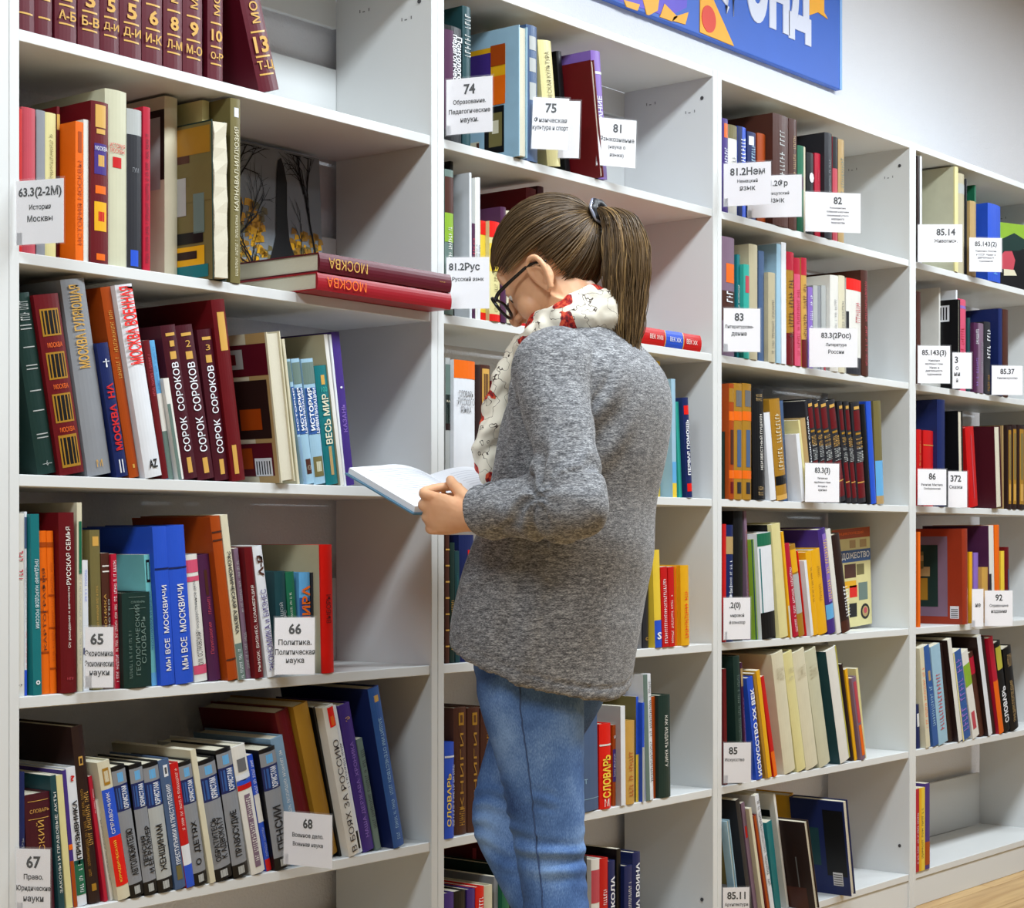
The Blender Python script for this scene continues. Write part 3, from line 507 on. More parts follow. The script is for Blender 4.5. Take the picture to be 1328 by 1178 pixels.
row(2, 5, [
 (578, 590, 578, 964, 'blue', 'blue dictionary with yellow title', D_(f=.0, D=.13, hard=True, tx=[T('СЛОВАРЬ', .4, .55, .45, 'yellow', b=.02, x=.35), S(.45,.65,.2,'white',.8)], pn=[(.84,.86,'white')])),
 (590.5, 607, 590, 919, 'brown', 'brown ornate volume, the blue dictionary beside', D_(hard=True, tx=[T('КНИГИ', .5, .6, .25, 'ochre'), S(.15,.15,.4,'ochre')], pn=[(.86,.96,'ochre',.3,.7),(.88,.94,'brown',.4,.6)])),
 (608.5, 624, 608, 919, 'brown', 'brown ornate volume, second of three', D_(hard=True, tx=[T('КНИГИ', .5, .6, .25, 'ochre'), S(.15,.15,.4,'ochre')], pn=[(.86,.96,'ochre',.3,.7),(.88,.94,'brown',.4,.6)])),
 (625, 642, 625, 919, 'brown', 'brown ornate volume nearest to her jeans', D_(hard=True, tx=[S(.5,.6,.3,'ochre')])),
 (742, 778, 740, 925, 'slate', 'thick slate-blue volume beside her jeans', D_(f=.0, D=.2, hard=True, tx=[T('Т', .3, .12, .1, 'ltblue', 'h')], pn=[(.12,.125,'ltblue')])),
 (779.5, 794, 779, 940, 'bright', 'red spelling dictionary with yellow title', D_(f=.0, D=.15, hard=True, tx=[T('СЛОВАРЬ', .38, .5, .7, 'yellow', b=.03), T('М', .07, .4, .4, 'paper', 'h')], pn=[(.74,.76,'paper')])),
 (795, 801, 795, 941, 'rust', 'brown and violet thin book beside red dictionary', D_(hard=False, pn=[(.3,.7,'violet')], tx=[S(.5,.3,.5,'white'),T('я',.85,.6,.6,'white','h')])),
 (802, 811, 801, 917, 'white', 'white book with pale grey cover', D_(f=.0, D=.2, hard=False, art=[(.0,1,0,1,'lgrey')])),
 (812, 824.5, 812, 936, 'gold', 'tan yellow book with faint red title', D_(f=.0, tx=[S(.4,.6,.4,'rust')])),
 (825, 830, 825, 904, 'blue', 'blue and yellow book with olive cover', D_(f=.01, D=.2, hard=False, pn=[(0,.45,'yellow')], art=[(.0,1,0,1,'olive')])),
 (830.5, 834.5, 830.5, 912, 'blue', 'thin bright blue labelled booklet', D_(f=.0, hard=False, pn=[(0,.55,'lgrey')])),
 (835, 845, 831, 876, 'white', 'tall white book with dark spine text', D_(f=.0, D=.22, hard=True, tx=[S(.55,.8,.35,'char',.7)], pn=[(0,1,'sage',0,.4)])),
 (846, 853, 845, 904, 'rust', 'brown slim book beside green one', D_(f=.012)),
 (855, 870, 854, 903, 'dgreen', 'dark green book with white title, end of row', D_(f=.0, hard=True, tx=[T('КАК ИЗДАТЬ КНИГУ', .55, .5, .3, 'paper', 'd')])),
])
row(2, 6, [
 (578, 590, 578, 1160, 'violet', 'blue-violet book at the foot of the post', D_(f=.0)),
 (590.5, 606, 590, 1158, 'black', 'black book with yellow crest', D_(f=.0, tx=[S(.75,.2,.4,'yellow')])),
 (607, 617, 607, 1155, 'violet', 'violet-blue book beside the black one', D_(f=.0)),
 (618, 629, 618, 1152, 'bright', 'red book with white lettering by her calf', D_(f=.0, tx=[S(.7,.4,.5,'white')])),
 (629.5, 640, 629, 1150, 'cream', 'cream book by her calf', D_(f=.0)),
 (641, 649, 641, 1138, 'grey', 'grey tall book by her calf', D_(D=.2)),
 (650, 659, 650, 1147, 'green', 'bright green book by her calf', D_(f=.0)),
 (661, 672, 661, 1125, 'dgreen', 'dark green book behind her calf', D_(D=.2)),
 (672, 676, 672, 1099, 'darkred', 'large dark red album with swirls on its cover', D_(f=.03, D=.2, hard=True, art=[(.1,.2,.3,.9,'rose'),(.3,.4,.6,.95,'mauve'),(.55,.6,.7,.95,'rose')])),
 (755, 766, 755, 1112, 'char', 'charcoal book hidden behind her calf'),
 (767, 778, 767, 1116, 'paper', 'white book beside her calf', D_(f=.0, pn=[(.6,.9,'rose')])),
 (779, 790, 779, 1115, 'red', 'red book beside her calf', D_(f=.0, hard=True, tx=[S(.6,.3,.4,'white')])),
 (790.5, 799, 790, 1118, 'navy', 'navy book with vertical white capitals', D_(f=.0, tx=[T('ШКОЛА', .65, .4, .6, 'white', b=.03)])),
 (800, 808, 800, 1102, 'black', 'black tall book between two navy ones', D_(D=.2)),
 (809, 821, 809, 1125, 'navy', 'navy short thick book', D_(f=.0, hard=True, tx=[S(.6,.5,.3,'paper')])),
 (822, 831.5, 822, 1107, 'navy', 'tall navy book with white capitals, end of row', D_(f=.0, D=.2, tx=[T('ШКОЛА ВОИНА', .55, .7, .5, 'white', b=.03)])),
])
# bookcase three
row(3, 1, [
 (938, 945, 938, 153, 'violet', 'violet book with orange star at head', D_(pn=[(.8,.95,'orange',.2,.9)], tx=[S(.4,.6,.6,'white')])),
 (946, 957.5, 946, 161, 'paper', 'whitish book with dark head', D_(pn=[(.85,1,'olive')], tx=[S(.5,.3,.4,'grey')])),
 (958, 969, 958, 163, 'blue', 'blue language textbook with white capitals, first', D_(pn=[(.0,1,'navy',0,.4)], tx=[S(.5,.7,.5,'white')])),
 (971, 982, 971, 170, 'navy', 'navy language textbook with white patch', D_(pn=[(.85,.95,'white',.1,.6)], tx=[S(.5,.7,.4,'ltblue')])),
 (984, 995, 984, 172, 'rust', 'rust-brown book above the German card', D_(f=.02)),
 (1004, 1024, 1004, 146, 'brown', 'tall thick brown dictionary with white lettering', D_(f=-.0, D=.22, hard=True, tx=[S(.6,.6,.3,'lgrey')])),
 (1025, 1035, 1025, 153, 'brown', 'tall slimmer brown dictionary', D_(f=.0, D=.2, hard=True, tx=[S(.6,.5,.3,'tan')])),
 (1036, 1046, 1036, 188, 'green', 'green and cream book with round emblem', D_(pn=[(0,1,'cream',.6,1),(.5,.65,'purple',.1,.55)])),
 (1047.5, 1057, 1047.5, 197, 'black', 'black book with white dot', D_(tx=[T('•', .7, .6, .7, 'white', 'h', b=.04), S(.35,.3,.4,'lgrey')])),
 (1058, 1069.5, 1058, 198, 'crimson', 'bright crimson book above card eighty-two', D_(hard=True, tx=[S(.6,.4,.3,'rose')])),
 (1070.5, 1080, 1070.5, 171, 'char', 'tall black book behind the crimson one', D_(f=.0, D=.22, hard=True, tx=[S(.5,.5,.25,'grey')])),
 (1081, 1087.5, 1081, 177, 'rose', 'rose book with dark head', D_(pn=[(.7,1,'black')])),
 (1088.5, 1096, 1088.5, 180, 'tan', 'tan speckled book, last of its row', D_(tx=[S(.5,.7,.5,'sage')])),
])
row(3, 2, [
 (938, 954, 938, 306, 'mauve', 'dull maroon book with orange square', D_(hard=True, pn=[(.62,.78,'orange',.25,.95),(.3,.55,'brown')], tx=[S(.4,.3,.5,'white')])),
 (956, 962, 956, 330, 'teal', 'narrow teal book with angled letters', D_(tx=[S(.4,.6,.5,'paper')])),
 (963, 972, 963, 342, 'turq', 'turquoise book with red and white patch', D_(f=.0, pn=[(.7,.88,'rose',.2,.9)])),
 (973, 984, 973, 316, 'beige', 'tall beige worn book', D_(f=.0, hard=True)),
 (985, 996, 985, 325, 'slate', 'dark slate book beside beige paperback'),
 (998, 1007, 998, 353, 'beige', 'beige paperback with small title', D_(f=.0, tx=[S(.4,.6,.3,'mid')])),
 (1007.5, 1013, 1007.5, 316, 'ltblue', 'pale blue slim album with lettered cover', D_(f=.0, D=.17, hard=False)),
 (1014, 1020, 1013.5, 314, 'white', 'white slim album with pale blue edge', D_(f=.0, hard=False)),
 (1021, 1031, 1021, 326, 'ochre', 'gold and red book with crimson head', D_(f=.0, pn=[(.84,1,'crimson'),(0,.28,'darkred')], tx=[S(.5,.5,.5,'brown')])),
 (1032, 1040, 1031, 334, 'crimson', 'pink and crimson slim book, inner one', D_(f=.0, pn=[(0,.85,'pink')], tx=[S(.4,.6,.4,'crimson')])),
 (1041, 1048, 1040, 334, 'gold', 'gold slim book with crimson head', D_(f=.0, pn=[(.84,1,'crimson'),(0,.25,'darkred')], tx=[S(.5,.5,.5,'brown')])),
 (1049, 1055, 1049, 372, 'lilac', 'lilac slim book by card on Russian literature', D_(tx=[S(.6,.6,.5,'white')])),
 (1056, 1066, 1056, 370, 'grey', 'grey jacketed book by card on Russian literature', D_(pn=[(0,1,'lgrey',0,.4)])),
 (1066.5, 1076, 1066.5, 370, 'lgrey', 'light grey jacketed book beside the cream one', D_(pn=[(.0,.45,'rose',.3,.7)])),
 (1077, 1088.5, 1077, 356, 'paper', 'cream tall book, thicker of the pair', D_(f=.0, D=.2, hard=True, tx=[S(.5,.5,.25,'grey')])),
 (1089, 1097, 1089, 357, 'cream', 'cream tall book, thinner of the pair', D_(f=.0, D=.2, hard=True, tx=[S(.5,.5,.3,'mid')])),
 (1099, 1118, 1099, 360, 'paper', 'thick white book with red head and black foot', D_(f=.0, hard=True, D=.15, pn=[(.88,1,'bright'),(0,.18,'char'),(.3,.65,'char',0,.15)], tx=[S(.65,.2,.3,'rose',.7)])),
 (1119.5, 1128, 1118, 350, 'brown', 'tall red-brown book, end of its row', D_(f=.0, D=.22, hard=True, tx=[S(.5,.8,.3,'rose')])),
])
SERT = D_(f=.0, hard=True, D=.16, pn=[(.72,.92,'darkred',.15,.85),(.05,.4,'darkred',.1,.9),(.93,.96,'gold',.2,.8),(.2,.21,'gold',.1,.9),(.68,.7,'ochre',.2,.8)], tx=[S(.6,.1,.7,'gold'),S(.48,.14,.7,'lgrey')])
row(3, 3, [
 (938, 942, 938, 560, 'dgreen', 'dark green thin book in the corner', D_(hard=False)),
 (943, 952, 943, 497, 'rust', 'tan leather classic, first of three', D_(f=.0, hard=True, pn=[(.84,.96,'ochre'),(.68,.76,'orange'),(.3,.6,'brown',.2,.8),(.18,.25,'orange'),(.05,.15,'darkred',.2,.8)])),
 (953, 964, 953, 497, 'ochre', 'tan leather classic, second of three', D_(f=.0, hard=True, pn=[(.8,.94,'mid',.2,.9),(.68,.76,'orange'),(.28,.6,'slate',.3,.8),(.18,.25,'orange'),(.05,.15,'char',.3,.8)])),
 (964.5, 976, 964.5, 497, 'ochre', 'tan leather classic, third of three', D_(f=.0, hard=True, pn=[(.8,.94,'mid',.2,.9),(.68,.76,'orange'),(.28,.6,'slate',.3,.8),(.18,.25,'orange'),(.05,.15,'char',.3,.8)])),
 (979, 999, 976, 504, 'black', 'black volume with long white vertical title', D_(f=.0, hard=True, tx=[T('НЕИЗВЕСТНЫЙ ПУШКИН', .52, .5, .25, 'paper', x=.6), S(.92,.06,.5,'tan'), S(.08,.08,.4,'tan')])),
 (1000.5, 1008, 992, 536, 'white', 'white slim book leaning on gold one', D_(f=.0)),
 (1009.5, 1023, 999, 519, 'ochre', 'gold ornamented book with dark foot', D_(f=.0, hard=True, pn=[(.15,.24,'black'),(0,.05,'gold')], tx=[S(.6,.6,.4,'cream')])),
 (1018, 1026, 1011, 520, 'slate', 'slate book behind the small white one', D_(f=.03)),
 (1025, 1032, 1017, 562, 'white', 'small white book leaning on cream one', D_(f=.0)),
 (1032, 1036, 1021, 544, 'pale', 'thin cream book', D_(f=.0)),
 (1036, 1046, 1026, 542, 'tan', 'tan-pink worn book', D_(f=.0, pn=[(0,.25,'orange')])),
 (1046, 1050, 1034, 519, 'char', 'thin black book with white capitals', D_(f=.0, D=.19, tx=[T('НАША СЛАВА', .62, .45, .6, 'white', b=.02)])),
 (1050.5, 1063, 1037, 518, 'char', 'red and green spined series volume, first', SERT),
 (1064, 1075, 1049, 519, 'char', 'red and green spined series volume, second', SERT),
 (1076, 1087, 1061.5, 520, 'char', 'red and green spined series volume, third', SERT),
 (1088, 1099, 1073, 521, 'char', 'red and green spined series volume, fourth', SERT),
 (1099.5, 1106, 1086.5, 522, 'char', 'red and green spined series volume, fifth', SERT),
 (1106.5, 1113, 1095, 522, 'char', 'red and green spined series volume, sixth', SERT),
 (1114, 1125, 1105, 523, 'char', 'red and green spined series volume, seventh', SERT),
 (1125.5, 1131, 1117, 525, 'black', 'black and olive book beside blue one', D_(f=.0)),
 (1131.5, 1138, 1124, 521, 'blue', 'blue tall book near the end', D_(f=.0, D=.2)),
 (1138.5, 1148, 1134, 520, 'olive', 'olive and sky blue book, end of row', D_(f=.0, pn=[(.08,.42,'sky'),(0,.08,'tan')])),
])
row(3, 4, [
 (938, 942, 938, 680, 'red', 'red-orange thin book above folklore card'),
 (943, 952, 943, 681, 'navy', 'navy myth book above folklore card', D_(hard=True, pn=[(.75,.9,'tan')], tx=[S(.55,.3,.3,'white'),T('МИФЫ',.35,.25,.55,'white')])),
 (953, 965, 953, 663, 'black', 'tall black book above folklore card', D_(f=.02, D=.2)),
 (971, 976, 965, 663, 'mauve', 'thin brown book with orange letters', D_(f=.022, tx=[S(.55,.6,.5,'rust')])),
 (977, 982, 971, 700, 'lime', 'thin green and yellow book', D_(pn=[(0,1,'spruce',0,.4)])),
 (983, 1001, 976, 693, 'white', 'green, white and black banded book', D_(f=.0, hard=True, D=.17, pn=[(.88,1,'green'),(0,.25,'black'),(.25,.86,'teal',.1,.16)])),
 (1013, 1025, 1002, 681, 'pale', 'pale yellow book with gallery of pictures on cover', D_(f=.0, D=.15, hard=True, art=[(.1,1,0,1,'black'),(.12,.6,.62,.76,'rust',2),(.12,.6,.78,.93,'olive',2),(.12,.6,.42,.58,'beige',2),(.12,.7,.38,.40,'pale',2),(.12,.7,.60,.61,'pale',2)])),
 (1025.5, 1029, 1014, 690, 'amber', 'orange slim book beside the pink one', D_(f=.0, hard=False, pn=[(0,.3,'cream')])),
 (1029, 1037, 1016.5, 707, 'crimson', 'pink book with small white letters', D_(f=.0, tx=[S(.4,.7,.4,'white')])),
 (1037.5, 1045, 1025, 708, 'ochre', 'yellow and grey patterned book', D_(f=.0, pn=[(.25,.68,'lgrey'),(.7,.95,'amber')])),
 (1045.5, 1047.5, 1034, 715, 'bright', 'thin red-headed booklet', D_(hard=False)),
 (1047.5, 1052.5, 1038, 728, 'white', 'small white slim book between yellow ones', D_(f=.0, hard=False)),
 (1053, 1063, 1043, 717, 'amber', 'bright yellow fairy tale book, inner', D_(f=.0, hard=True, tx=[S(.6,.4,.25,'brown')])),
 (1063.5, 1075, 1053, 715, 'amber', 'bright yellow fairy tale book, outer', D_(f=.0, hard=True, tx=[S(.6,.4,.25,'ochre')])),
 (1076, 1086, 1062, 688, 'violet', 'violet book with blue and white foot', D_(f=.0, D=.19, hard=True, pn=[(.14,.28,'sky'),(.3,.95,'lilac',.35,.95)], tx=[S(.6,.6,.4,'yellow',.6)])),
 (1086.5, 1093, 1072, 688, 'paper', 'tall white slim book leaning', D_(f=.0)),
 (1094, 1105, 1079, 696, 'dbrown', 'black-brown picture book near the art cover', D_(f=.0, hard=True, pn=[(0,.12,'brown')], tx=[S(.3,.3,.5,'white',.8)])),
])
row(3, 5, [
 (940, 944, 938, 868, 'darkred', 'dark red edge of book above art card', D_()),
 (958, 966, 952, 852, 'dgreen', 'large dark green book above art card', D_(f=.0, D=.2, hard=True, tx=[S(.55,.6,.4,'sage')])),
 (968, 972, 960, 860, 'purple', 'narrow purple book with pictured head', D_(pn=[(.8,.95,'tan')], tx=[S(.5,.4,.5,'lilac')])),
 (978, 990, 965, 881, 'blue', 'blue twentieth-century art book with white title', D_(f=.0, tx=[T('ИСКУССТВО XX ВЕК', .46, .86, .6, 'white', b=.03)])),
 (990.5, 995.5, 974, 875, 'ochre', 'olive yellow slim book', D_(f=.0, hard=False)),
 (996, 1003, 980, 871, 'amber', 'orange-yellow slim book', D_(f=.0, hard=False)),
 (1003.5, 1008, 986, 879, 'red', 'red slim book with flame foot', D_(f=.0, hard=False, pn=[(0,.25,'orange')])),
 (1019, 1035, 1002, 850, 'cream', 'cream art volume, first of four', D_(f=.0, D=.2, hard=True, tx=[S(.82,.1,.6,'beige')])),
 (1035.5, 1047, 1017, 849, 'pale', 'cream art volume, second of four', D_(f=.0, D=.2, hard=True, tx=[S(.82,.1,.6,'beige')])),
 (1047.5, 1064, 1029, 848, 'cream', 'cream art volume, third of four', D_(f=.0, D=.2, hard=True, tx=[S(.82,.1,.6,'beige')])),
 (1064.5, 1079, 1045, 847, 'ivory', 'cream art volume, fourth of four', D_(f=.0, D=.2, hard=True, tx=[S(.82,.1,.6,'beige')])),
 (1090, 1105, 1071, 846, 'paper', 'white art volume with dark green cover beside', D_(f=.0, D=.2, hard=True, art=[(.0,1,0,1,'spruce')], pn=[(0,1,'yg',.85,1)])),
 (1106, 1108, 1091, 862, 'dbrown', 'thin dark patterned booklet', D_(hard=False)),
 (1109, 1114, 1096, 869, 'amber', 'thin yellow book with pale cover', D_(hard=False, f=.01, D=.19)),
 (1114, 1120, 1101, 881, 'mauve', 'rose and orange panelled book', D_(f=.0, pn=[(.45,.95,'rose',.2,.8),(.05,.42,'orange',.2,.8)])),
 (1121, 1124, 1110, 868, 'pale', 'pale yellow-green book, end of row', D_(f=.01, hard=False, D=.19)),
])
row(3, 6, [
 (958, 962, 942, 1066, 'ltblue', 'pale green photo book above architecture card', D_(f=-.01, rv=1, hard=True, D=.18, art=[(.1,1,.05,.9,'olive'),(.1,.5,.1,.4,'grey',2)])),
 (973, 978, 954, 1039, 'char', 'charcoal book behind pale green photo book', D_(f=.0, D=.2)),
 (980, 987, 961, 1043, 'mauve', 'grey brown picture book with red seal', D_(f=.01, D=.2, pn=[(.7,.8,'red',.2,.7)])),
 (989, 994, 970, 1050, 'cream', 'thin cream book, pages yellowed', D_(f=.0, hard=False)),
 (994.5, 1000, 975, 1060, 'darkred', 'thin red and brown patterned book', D_(f=.0, pn=[(0,1,'rust',.2,.8)])),
 (1001, 1006, 979, 1033, 'white', 'tall white book with red and black lettering', D_(f=.0, hard=False, D=.2, tx=[S(.6,.7,.6,'char')])),
 (1007, 1014, 994, 1068, 'teal', 'teal edge of large dark brown album', D_(f=-.0, D=.2, hard=False)),
 (1021, 1025, 1003, 1031, 'paper', 'white book with calligraphy cover', D_(f=.02, D=.16, hard=False, art=[(.1,.6,.8,.86,'black'),(.1,.4,.7,.76,'black')])),
 (1043, 1049, 1024, 1033, 'amber', 'orange tall book above the brown album', D_(f=.13, bk=1)),
 (1050, 1055, 1032, 1040, 'red', 'red slim book above the brown album', D_(f=.13, bk=1)),
 (1057, 1062.5, 1042, 1068, 'dbrown', 'large dark brown album pages outward', D_(f=-.05, D=.17, rv=1, hard=True, art=[(.0,1,0,1,'dbrown'),(.2,.22,.25,.6,'mid',2),(.1,.45,.0,.25,'brown',2),(.85,.9,.3,.7,'lgrey',2)])),
 (1104, 1110, 1093, 1041, 'navy', 'large dark blue album pages outward with barcode', D_(f=-.03, D=.155, rv=1, hard=True, art=[(.03,.4,.2,.9,'black'),(.5,.9,.3,.7,'spruce'),(.12,.3,.10,.24,'white',2)]+[(.13,.29,.11+.025*i,.12+.025*i,'mid',3) for i in range(5)])),
])
# bookcase four
row(4, 1, [
 (1190, 1193, 1190, 202, 'dbrown', 'thin dark patterned book beside the post', D_(hard=False)),
 (1193.5, 1196, 1193.5, 202, 'white', 'thin white book beside the post', D_(hard=False)),
 (1238.5, 1243, 1238.5, 215, 'pale', 'large cream album, its plain cover showing', D_(f=-.0, D=.235, hard=False, art=[(.02,1,0,1,'ivory')])),
 (1243.5, 1252, 1243.5, 224, 'beige', 'grey-cream book with dark line', D_(pn=[(.8,.9,'lgrey')])),
 (1253, 1255, 1253, 232, 'char', 'thin dark booklet next to tan one', D_(hard=False)),
 (1256, 1264, 1256, 259, 'tan', 'tan book above Soviet painting card', D_(f=.0)),
 (1264, 1267, 1264, 240, 'green', 'green book with rounded top set back', D_(f=.04)),
 (1268.5, 1285, 1268.5, 258, 'blue', 'bright blue book with glossy rounded spine', D_(f=.0, hard=True, tx=[S(.3,.4,.3,'sky')])),
])
row(4, 2, [
 (1190, 1195, 1190, 378, 'brown', 'brown book against the post', D_(f=.03)),
 (1218, 1221, 1218, 373, 'paper', 'thin white paperback tops behind the black album', D_(f=.05, D=.15, hard=False)),
 (1233.5, 1238, 1233.5, 386, 'black', 'black album pages outward with white barcode', D_(f=-.003, D=.22, rv=1, hard=True, art=[(.12,.42,.76,.94,'white')]+[(.15+.04*i,.17+.04*i,.78,.92,'char',2) for i in range(6)]+[(.75,.77,.4,.7,'lgrey')])),
 (1239, 1241, 1239, 376, 'white', 'white thin book beside black album', D_(f=.01, hard=False)),
 (1242.5, 1254, 1242.5, 387, 'pink', 'pink-violet tall book', D_(hard=True, tx=[S(.5,.4,.3,'crimson')], pn=[(.9,.93,'lilac')])),
 (1255.5, 1261, 1255.5, 412, 'spruce', 'dark green slim book beside pink one', D_()),
 (1262, 1269, 1262, 418, 'purple', 'dark purple book with white squiggles', D_(f=.0, tx=[S(.8,.2,.6,'white'),S(.3,.4,.5,'lilac')])),
 (1270, 1277, 1270, 419, 'mauve', 'mauve-brown book with faint title', D_(f=.0, tx=[S(.5,.5,.4,'grey')])),
 (1278, 1286, 1278, 417, 'char', 'charcoal book with white vertical title', D_(f=.0, tx=[S(.7,.4,.5,'white'),S(.15,.2,.4,'ochre')])),
 (1296, 1301, 1296, 400, 'navy', 'tall navy album with cover showing', D_(f=.0, D=.2, hard=True)),
 (1302, 1309, 1302, 401, 'brown', 'tall reddish-brown book, end of row', D_(f=.0, D=.2, hard=True)),
])
ICN = D_(f=.0, hard=True, pn=[(.06,.95,'ochre',.2,.8),(.35,.9,'olive',.3,.7),(.1,.3,'gold',.3,.7)])
row(4, 3, [
 (1190, 1196, 1190, 557, 'red', 'small red book beside the post', D_(tx=[S(.5,.7,.3,'gold')])),
 (1199, 1213, 1199, 558, 'red', 'short thick red book with gold lines', D_(hard=True, pn=[(.8,.81,'gold'),(.3,.31,'gold')])),
 (1217, 1227, 1217, 518, 'navy', 'tall navy album above religion card', D_(f=.0, D=.21, hard=True)),
 (1244, 1250, 1242, 533, 'black', 'black album above fairy tale card', D_(f=.0, D=.2, rv=1, hard=True, art=[(.2,.5,.25,.4,'mid')])),
 (1259, 1270, 1253, 555, 'red', 'shiny red leather book leaning', D_(f=.0, D=.17, hard=True, pn=[(.1,.9,'rose',.45,.55)])),
 (1292, 1300, 1289, 553, 'wine', 'wine album pages outward', D_(f=-.012, D=.2, rv=1, hard=True)),
 (1300.5, 1303, 1300, 552, 'tan', 'thin tan book next to wine album', D_(hard=False)),
 (1304, 1312, 1304, 552, 'dbrown', 'gilt dark volume, first of three', ICN),
 (1313, 1320, 1313, 551, 'dbrown', 'gilt dark volume, second of three', ICN),
 (1321, 1330, 1321, 551, 'dbrown', 'gilt dark volume, third of three', ICN),
 (1331, 1345, 1331, 551, 'spruce', 'dark green volume cut by the picture edge', D_(f=.0)),
])
row(4, 4, [
 (1191, 1194, 1191, 690, 'orange', 'thin orange book against the post', D_(hard=False)),
 (1250, 1257, 1249, 686, 'brick', 'large rust album, framed painting on its cover', D_(f=-.01, D=.245, hard=True, art=[(.2,1,.08,.92,'mauve'),(.32,1,.18,.83,'dgreen',2),(.45,.98,.25,.48,'ochre',3),(.5,.9,.58,.76,'olive',3),(.55,.8,.30,.40,'cream',4),(.42,.6,.50,.60,'tan',3),(.7,.95,.44,.55,'brown',4),(.5,.7,.66,.72,'tan',4),(.06,.17,.06,.19,'white')]+[(.07,.16,.07+.02*i,.08+.02*i,'mid',2) for i in range(5)])),
 (1258, 1262, 1258, 716, 'amber', 'small orange-yellow book by rust album', D_()),
 (1264, 1272, 1264, 717, 'lilac', 'small lilac book by rust album', D_()),
 (1275, 1283, 1275, 736, 'gold', 'small gold-brown book above culture card', D_(f=.0)),
 (1284, 1290.5, 1282, 682, 'paper', 'tall white book with plum cover', D_(f=.0, D=.21, hard=False, art=[(0,1,0,1,'purple')], pn=[(.1,.5,'char',.0,.4)])),
 (1292, 1298, 1291, 681, 'orange', 'tall bright orange book', D_(f=.0, D=.2)),
 (1299.5, 1304, 1299, 715, 'yellow', 'narrow yellow book, red one beside', D_(f=.0)),
 (1305, 1310.5, 1304, 710, 'darkred', 'dark red slim book, end of row', D_(f=.0, pn=[(.3,.7,'slate',.5,1)])),
])
row(4, 5, [
 (1190, 1197, 1188, 925, 'navy', 'small navy book with white bird', D_(h=.12, pn=[(.5,.8,'white',.2,.8)])),
 (1198, 1206, 1189, 842, 'cream', 'cream magazine with orange title', D_(f=.0, hard=False, tx=[S(.5,.6,.5,'orange')])),
 (1207, 1217, 1194, 840, 'midblue', 'blue magazine with gold title', D_(f=.0, hard=False, pn=[(.65,.75,'tan',.3,.7)], tx=[S(.4,.4,.5,'ltblue')])),
 (1218, 1230, 1207, 840, 'ltblue', 'light blue magazine with red lettering', D_(f=.0, hard=False, tx=[S(.4,.6,.4,'rose')])),
 (1231, 1242, 1216, 839, 'dbrown', 'dark brown book beside light blue magazine', D_(f=.012)),
 (1243, 1248.5, 1228, 831, 'paper', 'tall white slim album with dark cover', D_(f=.0, D=.2, hard=False, art=[(0,1,0,1,'dbrown')])),
 (1249, 1262, 1236, 848, 'midblue', 'blue book covered in pink lettering', D_(f=.0, hard=False, tx=[S(.5,.8,.6,'lilac')], pn=[(.0,1,'pale',.0,.15)])),
 (1262.5, 1271, 1247, 848, 'paper', 'white and green illustrated book', D_(f=.0, hard=False, pn=[(.6,.85,'lime'),(.1,.3,'rose',.2,.7)])),
 (1272, 1281, 1257, 849, 'brown', 'red-brown illustrated book', D_(f=.01, pn=[(.75,.95,'crimson')])),
 (1281.5, 1287, 1266, 827, 'white', 'tall white slim album near dark ones', D_(f=.0, D=.2, hard=False, art=[(0,1,0,1,'dbrown')])),
 (1287.5, 1296, 1272, 829, 'dbrown', 'dark brown tall book beside pink one', D_(f=.01)),
 (1296.5, 1303, 1282, 829, 'crimson', 'pink-red book with orange foot', D_(f=.0, pn=[(0,.55,'orange')])),
 (1303.5, 1312, 1290, 836, 'black', 'black dictionary volume with white capitals', D_(f=.0, pn=[(.7,.95,'yg',.1,.9)], tx=[T('СЛОВАРЬ', .3, .4, .6, 'white', b=.03)])),
 (1312.5, 1323, 1302, 843, 'black', 'black encyclopaedia volume with marbled spine', D_(f=.0, tx=[T('ЭНЦИКЛОПЕДИЯ', .35, .5, .4, 'tan'), S(.85,.15,.5,'tan')])),
])
row(4, 6, [
 (1184.5, 1191, 1184.5, 1025, 'crimson', 'crimson paperback with white title', D_(f=.0, hard=False, tx=[S(.4,.6,.4,'white')])),
 (1191.5, 1199, 1191.5, 1023, 'yellow', 'yellow paperback with black title', D_(f=.0, hard=False, pn=[(0,1,'amber',0,.35)], tx=[S(.45,.6,.3,'char')])),
 (1200, 1206, 1200, 1017, 'violet', 'violet-blue paperback with brown foot', D_(f=.0, D=.19, hard=False, pn=[(.05,.32,'rust')])),
])
# ---------------------------------------------------------------- books lying flat, books shown face on
def flat_book(x0, x1, y0, D, z, th, col, label, group, tx=(), pn=()):
    rnd = random.Random(3)
    L = x1-x0
    r = make_book(th, D, L, col, D_(hard=True, tx=tx, pn=pn), rnd)
    # spine stays towards the room, the head points along -x
    r.matrix_world = Matrix(((0,0,1,x0),(0,1,0,y0),(-1,0,0,z+th),(0,0,0,1)))
    tag(r, label, 'book', group)
z2 = shelf_top(2)+.0003
flat_book(2.290, 2.6435, -.052, .25, z2, .031, 'carmine', 'red album lying flat, lower of the two at the shelf edge', 'albums lying flat', tx=[T('МОСКВА', .20, .28, .55, 'orange', 'd')])
flat_book(2.292, 2.640, -.055, .25, z2+.0315, .033, 'maroon', 'maroon album lying flat, upper of the two at the shelf edge', 'albums lying flat', tx=[T('МОСКВА', .20, .28, .55, 'gold', 'd'), T('ТОМ 1', .92, .05, .5, 'gold', 'h')])
xa, xb = wx(806, -.0), wx(910, -.0)
zz = shelf_top(2)+.0003
